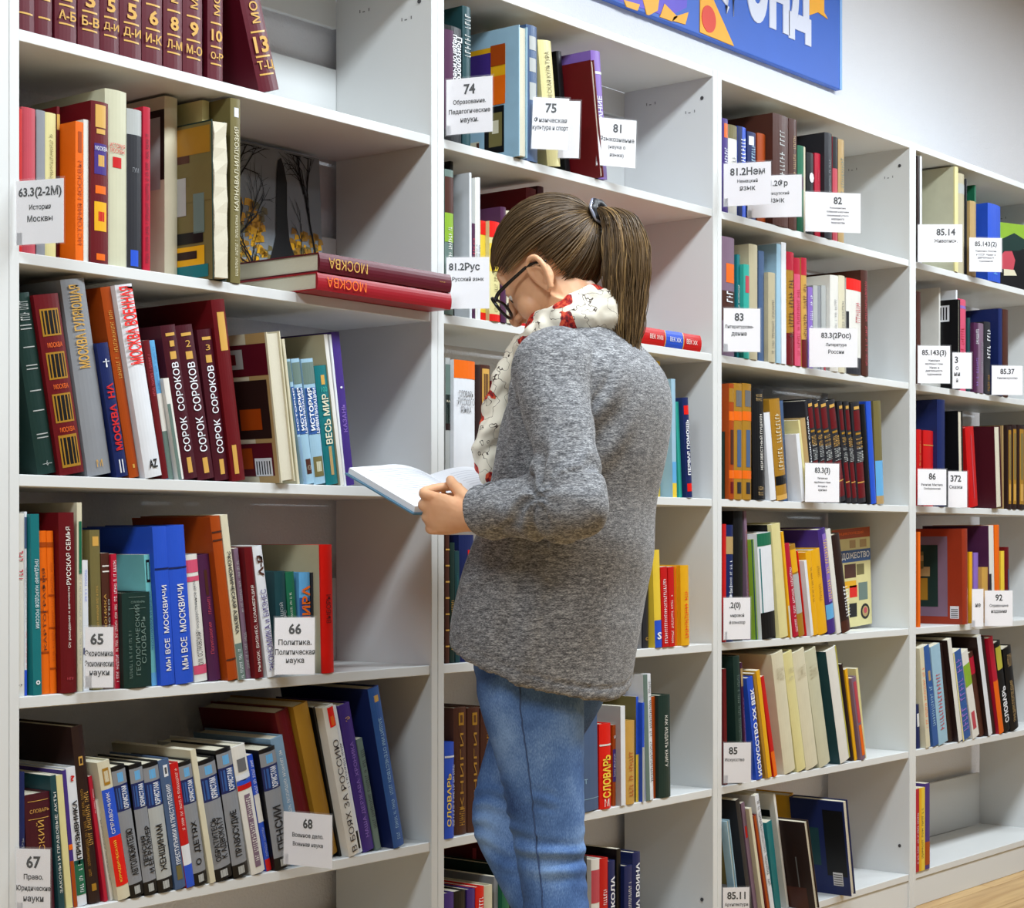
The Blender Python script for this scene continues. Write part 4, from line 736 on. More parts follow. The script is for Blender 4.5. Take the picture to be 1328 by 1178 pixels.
flat_book(xa, xb, .0, .17, zz, wz(436, xb, 0)-zz+.001, 'red', 'red book with blue middle band lying flat beside her ponytail', 'books lying flat', tx=[T('ВЕК XVIII', .42, .16, .28, 'paper', 'u'), T('ВЕК XIX', .66, .14, .28, 'paper', 'u'), T('ВЕК XX', .87, .14, .28, 'paper', 'u')], pn=[(.54,.76,'blue'),(.53,.54,'gold'),(.76,.77,'gold')])

def face_book(p0, p1, zb, Hh, lean, th, col, label, group, prints, texts=()):
    """A book standing with its cover towards the room. p0, p1: ends of its foot (x, y)."""
    a = Vector((*p0, zb)); b = Vector((*p1, zb)); w = (b-a).length; yaw = math.atan2(b.y-a.y, b.x-a.x)
    r = bpy.data.objects.new('book', None); COL.objects.link(r); r.location = a; r.rotation_euler = (-lean[0], lean[1], yaw)
    v, f = prism([(0,0),(w,0),(w,.002),(.004,.002),(.004,th-.002),(w,th-.002),(w,th),(0,th)], 0, Hh)
    ob('cover', me('cover', v, f, bm_(col)), r)
    box('page_block', .004, w-.003, .0022, th-.0022, .003, Hh-.003, PAGES, r)
    for pts, c, lv in prints:
        vv = [(x*w, -.0003*lv, z*Hh) for x, z in pts]
        ob('cover_print', me('cover_print', vv, [tuple(range(len(vv)))], bm_(c)), r)
    for s, x, z, wd_, hh, c in texts:
        decal(r, 'lettering', textmesh(s, .02), Vector(((x-wd_/2)*w, -.0030, (z-hh/2)*Hh)), Vector((wd_*w, 0, 0)), Vector((0, 0, hh*Hh)), ink(c))
    tag(r, label, 'book', group); return r
R4 = lambda x0, x1, z0, z1: [(x0,z0),(x1,z0),(x1,z1),(x0,z1)]
def limb(x0, z0, x1, z1, w0, w1):
    d = Vector((x1-x0, z1-z0)).normalized(); n = Vector((-d.y, d.x))
    return [(x0+n.x*w0, z0+n.y*w0), (x0-n.x*w0, z0-n.y*w0), (x1-n.x*w1, z1-n.y*w1), (x1+n.x*w1, z1+n.y*w1)]
CN['dusk'] = (.56,.59,.61)
pr = [(R4(.0,1,0,1), 'dusk', 1), (R4(0,.06,0,1), 'paper', 2)]
rr = random.Random(5)
for (x0, x1, z0, z1, c, n_) in ((.07,.50,.0,.40,'ochre',110),(.12,.44,.3,.66,'amber',80),(.07,.3,.05,.5,'olive',30),(.64,1,.0,.46,'amber',120),(.68,1,.30,.52,'ochre',50)):
    for k in range(n_):                      # yellow foliage of the photograph on the cover
        x = rr.uniform(x0, x1-.03); z = rr.uniform(z0, z1-.03); s = rr.uniform(.02, .07)
        pr.append(([(x, z), (x+s, z+.01), (min(1, x+s*.9), z+s*.7), (x+s*.2, z+s*.8)], rr.choice((c, c, 'amber', 'ochre', 'olive')), 3+k % 2))
pr += [([(.46,0),(.76,0),(.75,.30),(.70,.38),(.67,.44),(.655,.6),(.665,.80),(.64,.90),(.615,.95),(.585,.93),(.57,.86),(.555,.7),(.54,.46),(.51,.38),(.47,.30)], 'black', 6)]
def grow(x, z, ang, L, w, lev):
    x1, z1 = x+math.sin(ang)*L*.8, z+math.cos(ang)*L
    x1, z1 = min(.985, max(.065, x1)), min(.985, max(.01, z1))
    pr.append((limb(x, z, x1, z1, w, w*.6), 'black', 5))
    if lev and L > .03:
        for q in range(3): grow(x+(x1-x)*(.45+.27*q), z+(z1-z)*(.45+.27*q), ang+rr.uniform(-.9, .9), L*rr.uniform(.5, .75), w*.55, lev-1)
grow(.14, 0, .05, .50, .020, 4); grow(.17, .45, .12, .42, .012, 3); grow(.16, .4, 1.0, .30, .008, 3); grow(.38, 0, -.3, .3, .012, 3)
grow(.97, .20, -.30, .50, .012, 3); grow(.83, .75, -.3, .24, .009, 3); grow(.9, .1, -.5, .3, .008, 3)
g0 = P(285, 346, .205); g1 = P(421, 328, .205)
zs = shelf_top(2)+.0003
hh = wz(174, g0.x, .215)-zs
face_book((g0.x, .205), (g1.x, .205), zs, hh, (.05, 0), .02, 'paper', 'photo album facing out: dark statue among yellow autumn trees', 'books shown face on', pr)
# art book on bookcase three
q1 = wx(1131, .10); q0 = q1-.21
zs = shelf_top(4)+.0005
pr = [(R4(0,1,.9,1), 'rust', 1), (R4(0,1,.66,.78), 'midblue', 1)]+[(R4(x,x+w_,z,z+h_), c, 1) for x,w_,z,h_,c in ((.45,.16,.8,.08,'tan'),(.72,.18,.8,.08,'tan'),(.62,.2,.52,.11,'olive'),(.3,.3,.5,.14,'brown'),(.66,.24,.26,.18,'sage'),(.42,.2,.3,.12,'bright'),(.3,.3,.4,.07,'amber'),(.4,.2,.1,.14,'black'))]
pr += [([(.82+.12*math.cos(a*math.pi/8), .14+.08*math.sin(a*math.pi/8)) for a in range(16)], 'black', 2), ([(.82+.08*math.cos(a*math.pi/8), .14+.055*math.sin(a*math.pi/8)) for a in range(16)], 'tan', 3), ([(.82+.045*math.cos(a*math.pi/8), .15+.03*math.sin(a*math.pi/8)) for a in range(16)], 'rose', 4)]
face_book((q0, .10), (q1, .10), zs, wz(688, q1, .1)-zs-.001, (.0, -.055), .016, 'pale', 'cream art book facing out with red head and blue title band', 'books shown face on', pr, [('ХУДОЖЕСТВО', .5, .72, .9, .075, 'white'), ('ЭНЦИКЛОПЕДИЯ', .45, .95, .7, .03, 'orange')])
# portrait book at the end of bookcase four's top shelf
q0 = wx(1297, .15); q1 = q0+.19
zs = shelf_top(1)+.0005
pr = [(R4(0,1,0,1), 'lime', 1), ([(.0,0),(1,0),(1,.5),(.85,.62),(.7,.66),(.5,.62),(.3,.7),(.15,.55),(.1,.4),(.0,.35)], 'black', 2),
      ([(.15,.30),(.38,.28),(.42,.45),(.36,.58),(.24,.6),(.15,.5)], 'rose', 3), ([(.05,.55),(.5,.6),(.75,.72),(.4,.86),(.1,.72)], 'dgreen', 4), ([(.2,.2),(.45,.22),(.4,.3),(.2,.3)], 'cream', 4)]
face_book((5.279, .06), (5.485, -.015), zs, wz(287, 5.279, .06)-zs, (.0, 0), .015, 'lime', 'green book facing out with a portrait in a dark hat', 'books shown face on', pr)

# ---------------------------------------------------------------- section cards in clear sleeves
PAPER = mat('card_paper', (.93,.92,.93), rough=.6, var=.01)
def clear():
    m = bpy.data.materials.new('clear_plastic'); m.use_nodes = True; nt = m.node_tree; b = nt.nodes['Principled BSDF']
    b.inputs['Base Color'].default_value = (.95,.97,1,1); b.inputs['Roughness'].default_value = .12; b.inputs['Alpha'].default_value = .05
    return m
CLEAR = clear()
INKK = mat('print_black', (.05,.05,.06), rough=.6, var=0)
def serif(name, parent, s, org, ex, ey, cx, cz, hgt, bold, maxw=None):
    v, f, tw, th_ = textmesh(s, bold)
    w = hgt*tw/th_*.92
    if maxw and w > maxw: w = maxw
    decal(parent, name, (v, f), org+ex*(cx-w/2)+ey*(cz-hgt/2), ex*w, ey*hgt, INKK)
def card(xl, xr, yt, yb, psi, num, lines, label, Y0=.0, roll=0., nh=.18, lh=.098, shiftx=0., blank=False, numx=None):
    ps = math.radians(psi); X0 = wx(xl, Y0); dx, dy = math.cos(ps), -math.sin(ps)
    z1 = wz(yt, X0, Y0); z0 = wz(yb, X0, Y0); Hc = z1-z0
    t = (xr-664)/F; k0 = X0*RX+(PD+Y0)*RY; k1 = depth(X0, Y0); a = dx*RX+dy*RY; b = dx*FX+dy*FY
    W = (t*k1-k0)/(a-t*b)
    r = bpy.data.objects.new('section_card', None); COL.objects.link(r); r.location = (X0, Y0-.001, z0)
    r.matrix_world = Matrix.Translation((X0, Y0-.001, z0)) @ Matrix.Rotation(-ps, 4, 'Z') @ Matrix.Rotation(roll, 4, 'Y')
    box('paper', 0.002, W-.003, 0, .0006, .002, Hc-.003, PAPER, r)
    box('sleeve', 0, W, -.0009, -.0006, 0, Hc, CLEAR, r)
    box('sleeve_clip', .0, .012, 0, .0012, -.0, .02, CLEAR, r)
    ex, ez = Vector((1,0,0)), Vector((0,0,1)); o = Vector((0,-.0004,0))
    xc = W/2+shiftx*W
    if num: serif('lettering', r, num, o, ex, ez, xc if numx is None else numx*W, Hc*.78, Hc*nh, .03, W*.86)
    y = .56 if len(lines) < 4 else .60
    for s in lines:
        serif('lettering', r, s, o, ex, ez, xc, Hc*y, Hc*lh, .02, W*.92); y -= lh*1.65
    lab = label; claim(lab)
    tag(r, lab, 'sign', 'section cards in clear sleeves')
card(19, 84, 233, 320, 70, '63.3(2-2М)', ['История', 'Москвы'], 'section card on Moscow history, first bookcase, second shelf', Y0=-.002)
card(108, 149, 811, 894, 45, '65', ['Экономика.', 'Экономические', 'науки'], 'section card sixty-five, on economics', Y0=-.008, numx=.42)
card(354, 410, 799, 877, 40, '66', ['Политика.', 'Политическая', 'наука'], 'section card sixty-six, on politics', Y0=-.004)
card(19, 67, 1098, 1188, 60, '67', ['Право.', 'Юридические', 'науки'], 'section card sixty-seven, on law', Y0=-.002)
card(366, 432, 1050, 1122, 80, '68', ['Военное дело.', 'Военная наука'], 'section card sixty-eight, on military science', Y0=-.004)
card(577, 640, 102, 177, 72, '74', ['Образование.', 'Педагогические', 'науки.'], 'section card seventy-four, on education', Y0=-.002)
card(687, 737, 124, 194, 50, '75', ['Физическая', 'культура и спорт'], 'section card seventy-five, on sport', Y0=-.004, roll=.04)
card(722, 752, 129, 206, 55, '', [], 'blank card standing behind card seventy-five', Y0=.002, roll=.03)
card(772, 825, 150, 215, 36, '81', ['Языкознание', '(наука о', 'языке)'], 'section card eighty-one, on linguistics', Y0=-.004, roll=.03)
card(577, 636, 332, 402, 55, '81.2Рус', ['Русский язык'], 'section card on Russian, by her glasses', Y0=-.002, numx=.42)
card(937, 1001, 211, 269, 66, '81.2Нем', ['Немецкий', 'язык'], 'section card on German, overlapping the French one', Y0=-.006)
card(968, 1041, 227, 284, 60, '81.2Фр', ['Французский', 'язык'], 'section card on French, behind the German one', Y0=.000, shiftx=.03)
card(1043, 1117, 247, 301, 40, '82', ['Фольклористика.', 'Собирание и изучение', 'произведений устного', 'народного', 'творчества'], 'section card eighty-two, on folklore studies', Y0=-.004, lh=.055, shiftx=.08)
card(937, 987, 398, 457, 42, '83', ['Литературове-', 'дение'], 'section card eighty-three, on literary studies', Y0=-.002, shiftx=-.08)
card(1048, 1113, 424, 477, 45, '83.3(2Рос)', ['Литература', 'России'], 'section card on Russian literature', Y0=-.004, shiftx=.05)
card(1043, 1089, 599, 652, 22, '83.3(3)', ['Литература', 'зарубежных стран.', 'История и', 'критика'], 'section card on foreign literature', Y0=-.004, lh=.06)
card(937, 974, 774, 831, 25, '.2(0)', ['мировой', 'фольклор'], 'section card on world folklore', Y0=-.002, numx=.42)
card(937, 975, 962, 1017, 45, '85', ['Искусство'], 'section card eighty-five, on art', Y0=-.002, numx=.35, shiftx=-.1)
card(936, 973, 1150, 1205, 45, '85.11', ['Архитектура'], 'section card on architecture, lowest shelf', Y0=-.002)
card(1189, 1249, 290, 341, 52, '85.14', ['Живопись.'], 'section card on painting', Y0=-.002, shiftx=.12)
card(1256, 1300, 307, 353, 45, '85.143(2)', ['Живопись России', 'и СССР. Жизнь и', 'деятельность', 'художников'], 'section card on Soviet painting', Y0=-.004, lh=.06)
card(1189, 1233, 447, 498, 45, '85.143(3)', ['Живопись', 'зарубежных стран.', 'Жизнь и', 'деятельность', 'художников'], 'section card on foreign painting, in front of black album', Y0=-.0045, lh=.055)
card(1234, 1261, 456, 505, 45, '3', ['о', 'ии', 'й'], 'section card mostly hidden behind the foreign painting one', Y0=-.004, numx=.22, shiftx=-.25)
card(1285, 1327, 473, 513, 45, '85.37', ['Киноискусство'], 'section card on cinema', Y0=-.004)
card(1189, 1228, 607, 656, 32, '86', ['Религия. Мистика.', 'Свободомыслие'], 'section card eighty-six, on religion', Y0=-.002, lh=.065)
card(1228.5, 1255, 610, 659, 35, '372', ['Сказки'], 'section card on fairy tales', Y0=-.004, shiftx=-.1)
card(1276, 1314, 765, 813, 38, '92', ['Справочные', 'издания'], 'section card ninety-two, on reference books', Y0=-.004)
card(1259.5, 1276, 763, 814, 30, '', ['ие'], 'blank-looking card beside card ninety-two', Y0=-.002)
# stray paper flags between books of the third shelf
for px, py, c in ((315, 432, 'rose'), (322, 427, 'paper')):
    pass

# ---------------------------------------------------------------- banner on the wall
YB = Y_W-.022
br = ob('banner', None, None, (0, 0, 0)); tag(br, 'blue banner board with white capitals and yellow triangles, above the bookcases', 'banner')
BLUE = mat('banner_blue', (.18,.38,.76), rough=.45, var=.12, scale=5)
xR = wx(1091.5, YB); zB = wz(117, xR, YB); xL = xR-2.15; zT_ = zB+.58
bevbox('board', xL, xR, YB, YB+.02, zB, zT_, BLUE, br, .002)
box('edge_strip', xR-.012, xR+.0005, YB-.0015, YB+.0005, zB, zT_, mat('banner_edge', (.55,.72,.93), var=0), br)
def wpt(px, py): X = wx(px, YB); return (X, wz(py, X, YB))
def plate(name, pts, c, lv=1, col=None):
    m = col or bm_(c); n = len(pts); y1 = YB-.0012*lv
    v = [(x, y1, z) for x, z in pts]+[(x, YB, z) for x, z in pts]
    f = [tuple(range(n))]+[(i+n, (i+1)%n+n, (i+1)%n, i) for i in range(n)]
    return ob(name, me(name, v, f, m), br)
def ext(p, q, zt):                           # carry the line p-q on up to height zt
    k = (zt-p[1])/(q[1]-p[1]); return (p[0]+(q[0]-p[0])*k, zt)
ZC_ = min(zT_-.03, zB+.55)
OR = mat('banner_orange', (.97,.68,.12), rough=.45, var=.05); VI = mat('banner_violet', (.38,.30,.80), rough=.45, var=.05)
plate('violet_patch', [wpt(800,0), wpt(866,22), wpt(890,10), (wpt(905,0)[0], zT_-.08), (wpt(800,0)[0], zT_-.08)], None, 1, VI)
a, b = wpt(907,42), wpt(951,60); plate('yellow_triangle', [a, b, (wpt(921,0)[0], wpt(921,-8)[1]), (wpt(907,0)[0]+.005, zB+.42)], None, 2, OR)
for q in ([(808,0),(829,6),(826,14),(812,9)], [(829,-14),(856,-14),(852,14),(841,20),(838,19)], [(861,5),(878,22),(871,28),(855,22)], [(873,22),(892,16),(888,32),(871,27)]):
    plate('yellow_shape', [wpt(*p) for p in q[::-1]], None, 2, OR)
cx, cz = wpt(918, 25); plate('red_disc', [(cx+.033*math.cos(k*math.pi/12), cz+.034*math.sin(k*math.pi/12)) for k in range(24)], None, 3, mat('banner_red', (.88,.22,.12), rough=.45, var=0))
plate('yellow_flag', [wpt(1048,-40), wpt(1068,-30), wpt(1068,16), wpt(1073,25), wpt(1060,16), wpt(1049,20)], None, 2, OR)
x = wx(933, YB); lw = wx(958, YB)-x
WH = mat('banner_white', (.86,.87,.93), rough=.4, var=.03)
for ch, l_, r_, bt in (('Ф', 929, 963, 20), ('О', 967, 995, 30), ('Н', 997, 1023, 41), ('Д', 1022, 1051, 55)):
    X0, X1 = wx(l_, YB), wx(r_, YB); z0 = wz(bt, (X0+X1)/2, YB)
    v, f, tw, th_ = textmesh(ch, .07)
    Wd = X1-X0; Hl = .20
    vv = [(X0+a*Wd, YB-.003, z0+b*Hl) for a, b in v]
    d = me('letter', vv, f, WH); bm = bmesh.new(); bm.from_mesh(d)
    e = bmesh.ops.extrude_face_region(bm, geom=bm.faces[:]); bmesh.ops.translate(bm, verts=[g for g in e['geom'] if isinstance(g, bmesh.types.BMVert)], vec=(0, .0028, 0)); bm.to_mesh(d); bm.free()
    ob('letter', d, br)
# ---------------------------------------------------------------- the woman
def V(*a): return Vector(a)
def catmull(pts, n):
    out = []; m = len(pts)
    for i in range(m-1):
        p0, p1, p2, p3 = pts[max(i-1,0)], pts[i], pts[i+1], pts[min(i+2,m-1)]
        for j in range(n):
            t = j/n; out.append([.5*(2*b+(c-a)*t+(2*a-5*b+4*c-d)*t*t+(3*b-a-3*c+d)*t**3) for a, b, c, d in zip(p0, p1, p2, p3)])
    out.append(list(pts[-1])); return out
def tube(pts, n=5, seg=20, caps=True, ref=(0,0,1)):
    """Tapering limb through (x, y, z, radius[, radius2]) with smooth interpolation."""
    pts = [list(p)+([p[3]] if len(p) == 4 else []) for p in pts]
    q = catmull(pts, n); v, f = [], []
    up = Vector(ref)
    for i, p in enumerate(q):
        a = Vector(q[max(i-1,0)][:3]); b = Vector(q[min(i+1,len(q)-1)][:3]); d = (b-a).normalized()
        s = d.cross(up); s = s.normalized() if s.length > .05 else V(1,0,0); u = s.cross(d).normalized()
        for k in range(seg):
            t = 2*math.pi*k/seg; v.append(Vector(p[:3])+s*(math.cos(t)*p[3])+u*(math.sin(t)*p[4]))
    for i in range(len(q)-1):
        for k in range(seg): f.append((i*seg+k, i*seg+(k+1)%seg, (i+1)*seg+(k+1)%seg, (i+1)*seg+k))
    if caps:
        for e, r in ((0, 1), (len(q)-1, 0)):
            c = len(v); v.append(Vector(q[e][:3])); 
            for k in range(seg):
                a, b = e*seg+k, e*seg+(k+1)%seg; f.append((b, a, c) if r else (a, b, c))
    return v, f
def ell(c, r, rot=None, n=16):
    v, f = [], []
    for i in range(n+1):
        for k in range(2*n):
            t, p = math.pi*i/n, math.pi*k/n
            q = Vector((r[0]*math.sin(t)*math.cos(p), r[1]*math.sin(t)*math.sin(p), r[2]*math.cos(t)))
            if rot: q = rot @ q
            v.append(Vector(c)+q)
    for i in range(n):
        for k in range(2*n):
            a = i*2*n+k; b = i*2*n+(k+1)%(2*n); f.append((a, a+2*n, b+2*n, b))
    return v, f
def merge(parts):
    V_, F_ = [], []
    for v, f in parts:
        o = len(V_); V_ += [tuple(x) for x in v]; F_ += [tuple(i+o for i in q) for q in f]
    return V_, F_
def remesh(name, parts, vox, smooth, m, parent, post=None, fac=.5):
    v, f = merge(parts); d = me(name, v, f); bm = bmesh.new(); bm.from_mesh(d); bmesh.ops.remove_doubles(bm, verts=bm.verts, dist=1e-6); bmesh.ops.recalc_face_normals(bm, faces=bm.faces[:]); bm.to_mesh(d); bm.free()
    o = bpy.data.objects.new(name, d); COL.objects.link(o)
    r = o.modifiers.new('r', 'REMESH'); r.mode = 'VOXEL'; r.voxel_size = vox
    if smooth: s = o.modifiers.new('s', 'SMOOTH'); s.iterations = smooth; s.factor = fac
    dg = bpy.context.evaluated_depsgraph_get(); nd = bpy.data.meshes.new_from_object(o.evaluated_get(dg))
    o.modifiers.clear(); o.data = nd; bpy.data.meshes.remove(d); nd.name = name
    if post:
        cs = [x.co.copy() for x in nd.vertices]; ns_ = [x.normal.copy() for x in nd.vertices]; out = []
        for c_, n_ in zip(cs, ns_): out.extend(c_+post(c_, n_))
        nd.vertices.foreach_set('co', out); nd.update()
    nd.materials.clear(); nd.materials.append(m); nd.polygons.foreach_set('use_smooth', [True]*len(nd.polygons))
    o.parent = parent; return o
def skin():
    m = bpy.data.materials.new('skin'); m.use_nodes = True; nt = m.node_tree; b = nt.nodes['Principled BSDF']
    tc = nt.nodes.new('ShaderNodeTexCoord'); n = nt.nodes.new('ShaderNodeTexNoise'); n.inputs['Scale'].default_value = 22; n.inputs['Detail'].default_value = 4
    cr = nt.nodes.new('ShaderNodeValToRGB'); cr.color_ramp.elements[0].position = .3; cr.color_ramp.elements[1].position = .75
    cr.color_ramp.elements[0].color = (*lin((.84,.61,.45)), 1); cr.color_ramp.elements[1].color = (*lin((.91,.72,.56)), 1)
    nt.links.new(tc.outputs['Object'], n.inputs['Vector']); nt.links.new(n.outputs[0], cr.inputs[0]); nt.links.new(cr.outputs[0], b.inputs['Base Color'])
    b.inputs['Roughness'].default_value = .5; b.inputs['Subsurface Weight'].default_value = .15; b.inputs['Subsurface Radius'].default_value = (.008,.004,.002); b.inputs['Subsurface Scale'].default_value = .6
    return m
SKIN = skin()
def sweater_mat():
    m = bpy.data.materials.new('heather_knit'); m.use_nodes = True; nt = m.node_tree; b = nt.nodes['Principled BSDF']
    tc = nt.nodes.new('ShaderNodeTexCoord')
    def nz(sc, s, det, rough=.6):
        mp = nt.nodes.new('ShaderNodeMapping'); mp.inputs['Scale'].default_value = sc; nt.links.new(tc.outputs['Object'], mp.inputs[0])
        n = nt.nodes.new('ShaderNodeTexNoise'); n.inputs['Scale'].default_value = s; n.inputs['Detail'].default_value = det; n.inputs['Roughness'].default_value = rough; nt.links.new(mp.outputs[0], n.inputs['Vector']); return n
    a = nz((1,1,5), 60, 3, .8); c = nz((1,1,4), 240, 2)
    ad = nt.nodes.new('ShaderNodeMath'); ad.operation = 'ADD'; nt.links.new(a.outputs[0], ad.inputs[0]); nt.links.new(c.outputs[0], ad.inputs[1])
    cr = nt.nodes.new('ShaderNodeValToRGB'); e = cr.color_ramp.elements; e[0].position = .40; e[1].position = .63
    hf = nt.nodes.new('ShaderNodeMath'); hf.operation = 'MULTIPLY'; hf.inputs[1].default_value = .5; nt.links.new(ad.outputs[0], hf.inputs[0])
    e[0].color = (*lin((.27,.27,.28)), 1); e[1].color = (*lin((.70,.70,.70)), 1); q = e.new(.51); q.color = (*lin((.47,.47,.48)), 1)
    nt.links.new(hf.outputs[0], cr.inputs[0]); nt.links.new(cr.outputs[0], b.inputs['Base Color'])
    bp = nt.nodes.new('ShaderNodeBump'); bp.inputs['Strength'].default_value = .35; bp.inputs['Distance'].default_value = .0015; nt.links.new(hf.outputs[0], bp.inputs['Height']); nt.links.new(bp.outputs[0], b.inputs['Normal'])
    b.inputs['Roughness'].default_value = .9; b.inputs['Specular IOR Level'].default_value = .15; b.inputs['Sheen Weight'].default_value = .15
    return m
def denim():
    m = bpy.data.materials.new('denim'); m.use_nodes = True; nt = m.node_tree; b = nt.nodes['Principled BSDF']
    tc = nt.nodes.new('ShaderNodeTexCoord'); n = nt.nodes.new('ShaderNodeTexNoise'); n.inputs['Scale'].default_value = 7; n.inputs['Detail'].default_value = 5
    mp = nt.nodes.new('ShaderNodeMapping'); mp.inputs['Scale'].default_value = (1,1,.35); n2 = nt.nodes.new('ShaderNodeTexNoise'); n2.inputs['Scale'].default_value = 600; n2.inputs['Detail'].default_value = 2
    nt.links.new(tc.outputs['Object'], n.inputs['Vector']); nt.links.new(tc.outputs['Object'], mp.inputs[0]); nt.links.new(mp.outputs[0], n2.inputs['Vector'])
    mx = nt.nodes.new('ShaderNodeMath'); mx.operation = 'MULTIPLY_ADD'; mx.inputs[1].default_value = .25; nt.links.new(n2.outputs[0], mx.inputs[0]); 
    m2 = nt.nodes.new('ShaderNodeMath'); m2.operation = 'MULTIPLY'; m2.inputs[1].default_value = .75; nt.links.new(n.outputs[0], m2.inputs[0]); nt.links.new(m2.outputs[0], mx.inputs[2])
    cr = nt.nodes.new('ShaderNodeValToRGB'); e = cr.color_ramp.elements; e[0].position = .34; e[1].position = .66
    e[0].color = (*lin((.17,.26,.44)), 1); e[1].color = (*lin((.54,.67,.85)), 1); q = e.new(.5); q.color = (*lin((.33,.46,.67)), 1)
    nt.links.new(mx.outputs[0], cr.inputs[0]); nt.links.new(cr.outputs[0], b.inputs['Base Color'])
    bp = nt.nodes.new('ShaderNodeBump'); bp.inputs['Strength'].default_value = .25; bp.inputs['Distance'].default_value = .001; nt.links.new(n2.outputs[0], bp.inputs['Height']); nt.links.new(bp.outputs[0], b.inputs['Normal'])
    b.inputs['Roughness'].default_value = .8; b.inputs['Specular IOR Level'].default_value = .2; return m
def scarf_mat():
    m = bpy.data.materials.new('floral_scarf'); m.use_nodes = True; nt = m.node_tree; b = nt.nodes['Principled BSDF']
    tc = nt.nodes.new('ShaderNodeTexCoord')
    ns = nt.nodes.new('ShaderNodeTexNoise'); ns.inputs['Scale'].default_value = 30; nt.links.new(tc.outputs['Object'], ns.inputs['Vector'])
    wp = nt.nodes.new('ShaderNodeVectorMath'); wp.operation = 'MULTIPLY_ADD'; wp.inputs[1].default_value = (.03,.03,.03); nt.links.new(ns.outputs['Color'], wp.inputs[0]); nt.links.new(tc.outputs['Object'], wp.inputs[2])
    vo = nt.nodes.new('ShaderNodeTexVoronoi'); vo.inputs['Scale'].default_value = 20; nt.links.new(wp.outputs[0], vo.inputs['Vector'])
    fl = nt.nodes.new('ShaderNodeMath'); fl.operation = 'LESS_THAN'; fl.inputs[1].default_value = .40; nt.links.new(vo.outputs['Distance'], fl.inputs[0])
    sx = nt.nodes.new('ShaderNodeSeparateColor'); nt.links.new(vo.outputs['Color'], sx.inputs[0])
    pk = nt.nodes.new('ShaderNodeMath'); pk.operation = 'GREATER_THAN'; pk.inputs[1].default_value = .5; nt.links.new(sx.outputs[0], pk.inputs[0])
    an = nt.nodes.new('ShaderNodeMath'); an.operation = 'MULTIPLY'; nt.links.new(fl.outputs[0], an.inputs[0]); nt.links.new(pk.outputs[0], an.inputs[1])
    n2 = nt.nodes.new('ShaderNodeTexNoise'); n2.inputs['Scale'].default_value = 140; nt.links.new(tc.outputs['Object'], n2.inputs['Vector'])
    rd = nt.nodes.new('ShaderNodeValToRGB'); e = rd.color_ramp.elements; e[0].position = .40; e[1].position = .62; e[0].color = (*lin((.38,.05,.09)), 1); e[1].color = (*lin((.86,.34,.20)), 1); q = e.new(.5); q.color = (*lin((.72,.10,.08)), 1)
    nt.links.new(n2.outputs[0], rd.inputs[0])
    # thin dark curls
    n3 = nt.nodes.new('ShaderNodeTexNoise'); n3.inputs['Scale'].default_value = 34; n3.inputs['Detail'].default_value = 2; nt.links.new(tc.outputs['Object'], n3.inputs['Vector'])
    ab = nt.nodes.new('ShaderNodeMath'); ab.operation = 'SUBTRACT'; ab.inputs[1].default_value = .5; nt.links.new(n3.outputs[0], ab.inputs[0])
    aa = nt.nodes.new('ShaderNodeMath'); aa.operation = 'ABSOLUTE'; nt.links.new(ab.outputs[0], aa.inputs[0])
    ln = nt.nodes.new('ShaderNodeMath'); ln.operation = 'LESS_THAN'; ln.inputs[1].default_value = .007; nt.links.new(aa.outputs[0], ln.inputs[0])
    m1 = nt.nodes.new('ShaderNodeMix'); m1.data_type = 'RGBA'; m1.inputs[6].default_value = (*lin((.88,.85,.78)), 1); m1.inputs[7].default_value = (*lin((.30,.25,.22)), 1); nt.links.new(ln.outputs[0], m1.inputs[0])
    m2 = nt.nodes.new('ShaderNodeMix'); m2.data_type = 'RGBA'; nt.links.new(an.outputs[0], m2.inputs[0]); nt.links.new(m1.outputs[2], m2.inputs[6]); nt.links.new(rd.outputs[0], m2.inputs[7])
    nt.links.new(m2.outputs[2], b.inputs['Base Color']); b.inputs['Roughness'].default_value = .75; return m
def hair_mat(name='hair'):
    m = bpy.data.materials.new(name); m.use_nodes = True; nt = m.node_tree; b = nt.nodes['Principled BSDF']
    at = nt.nodes.new('ShaderNodeAttribute'); at.attribute_name = 'tone'
    cr = nt.nodes.new('ShaderNodeValToRGB'); e = cr.color_ramp.elements; e[0].color = (*lin((.20,.15,.10)), 1); e[1].color = (*lin((.80,.65,.42)), 1); q = e.new(.55); q.color = (*lin((.42,.33,.22)), 1)
    nt.links.new(at.outputs['Fac'], cr.inputs[0]); nt.links.new(cr.outputs[0], b.inputs['Base Color']); b.inputs['Roughness'].default_value = .38; b.inputs['Specular IOR Level'].default_value = .45
    return m
W = ob('person', None, None, (2.57, -.38, 0))
tag(W, 'woman in grey sweater and blue jeans reading an open book, brown ponytail', 'person')
WM = Matrix.Translation((-2.57, .38, 0))
def put(o): o.data.transform(WM); o.parent = W; return o

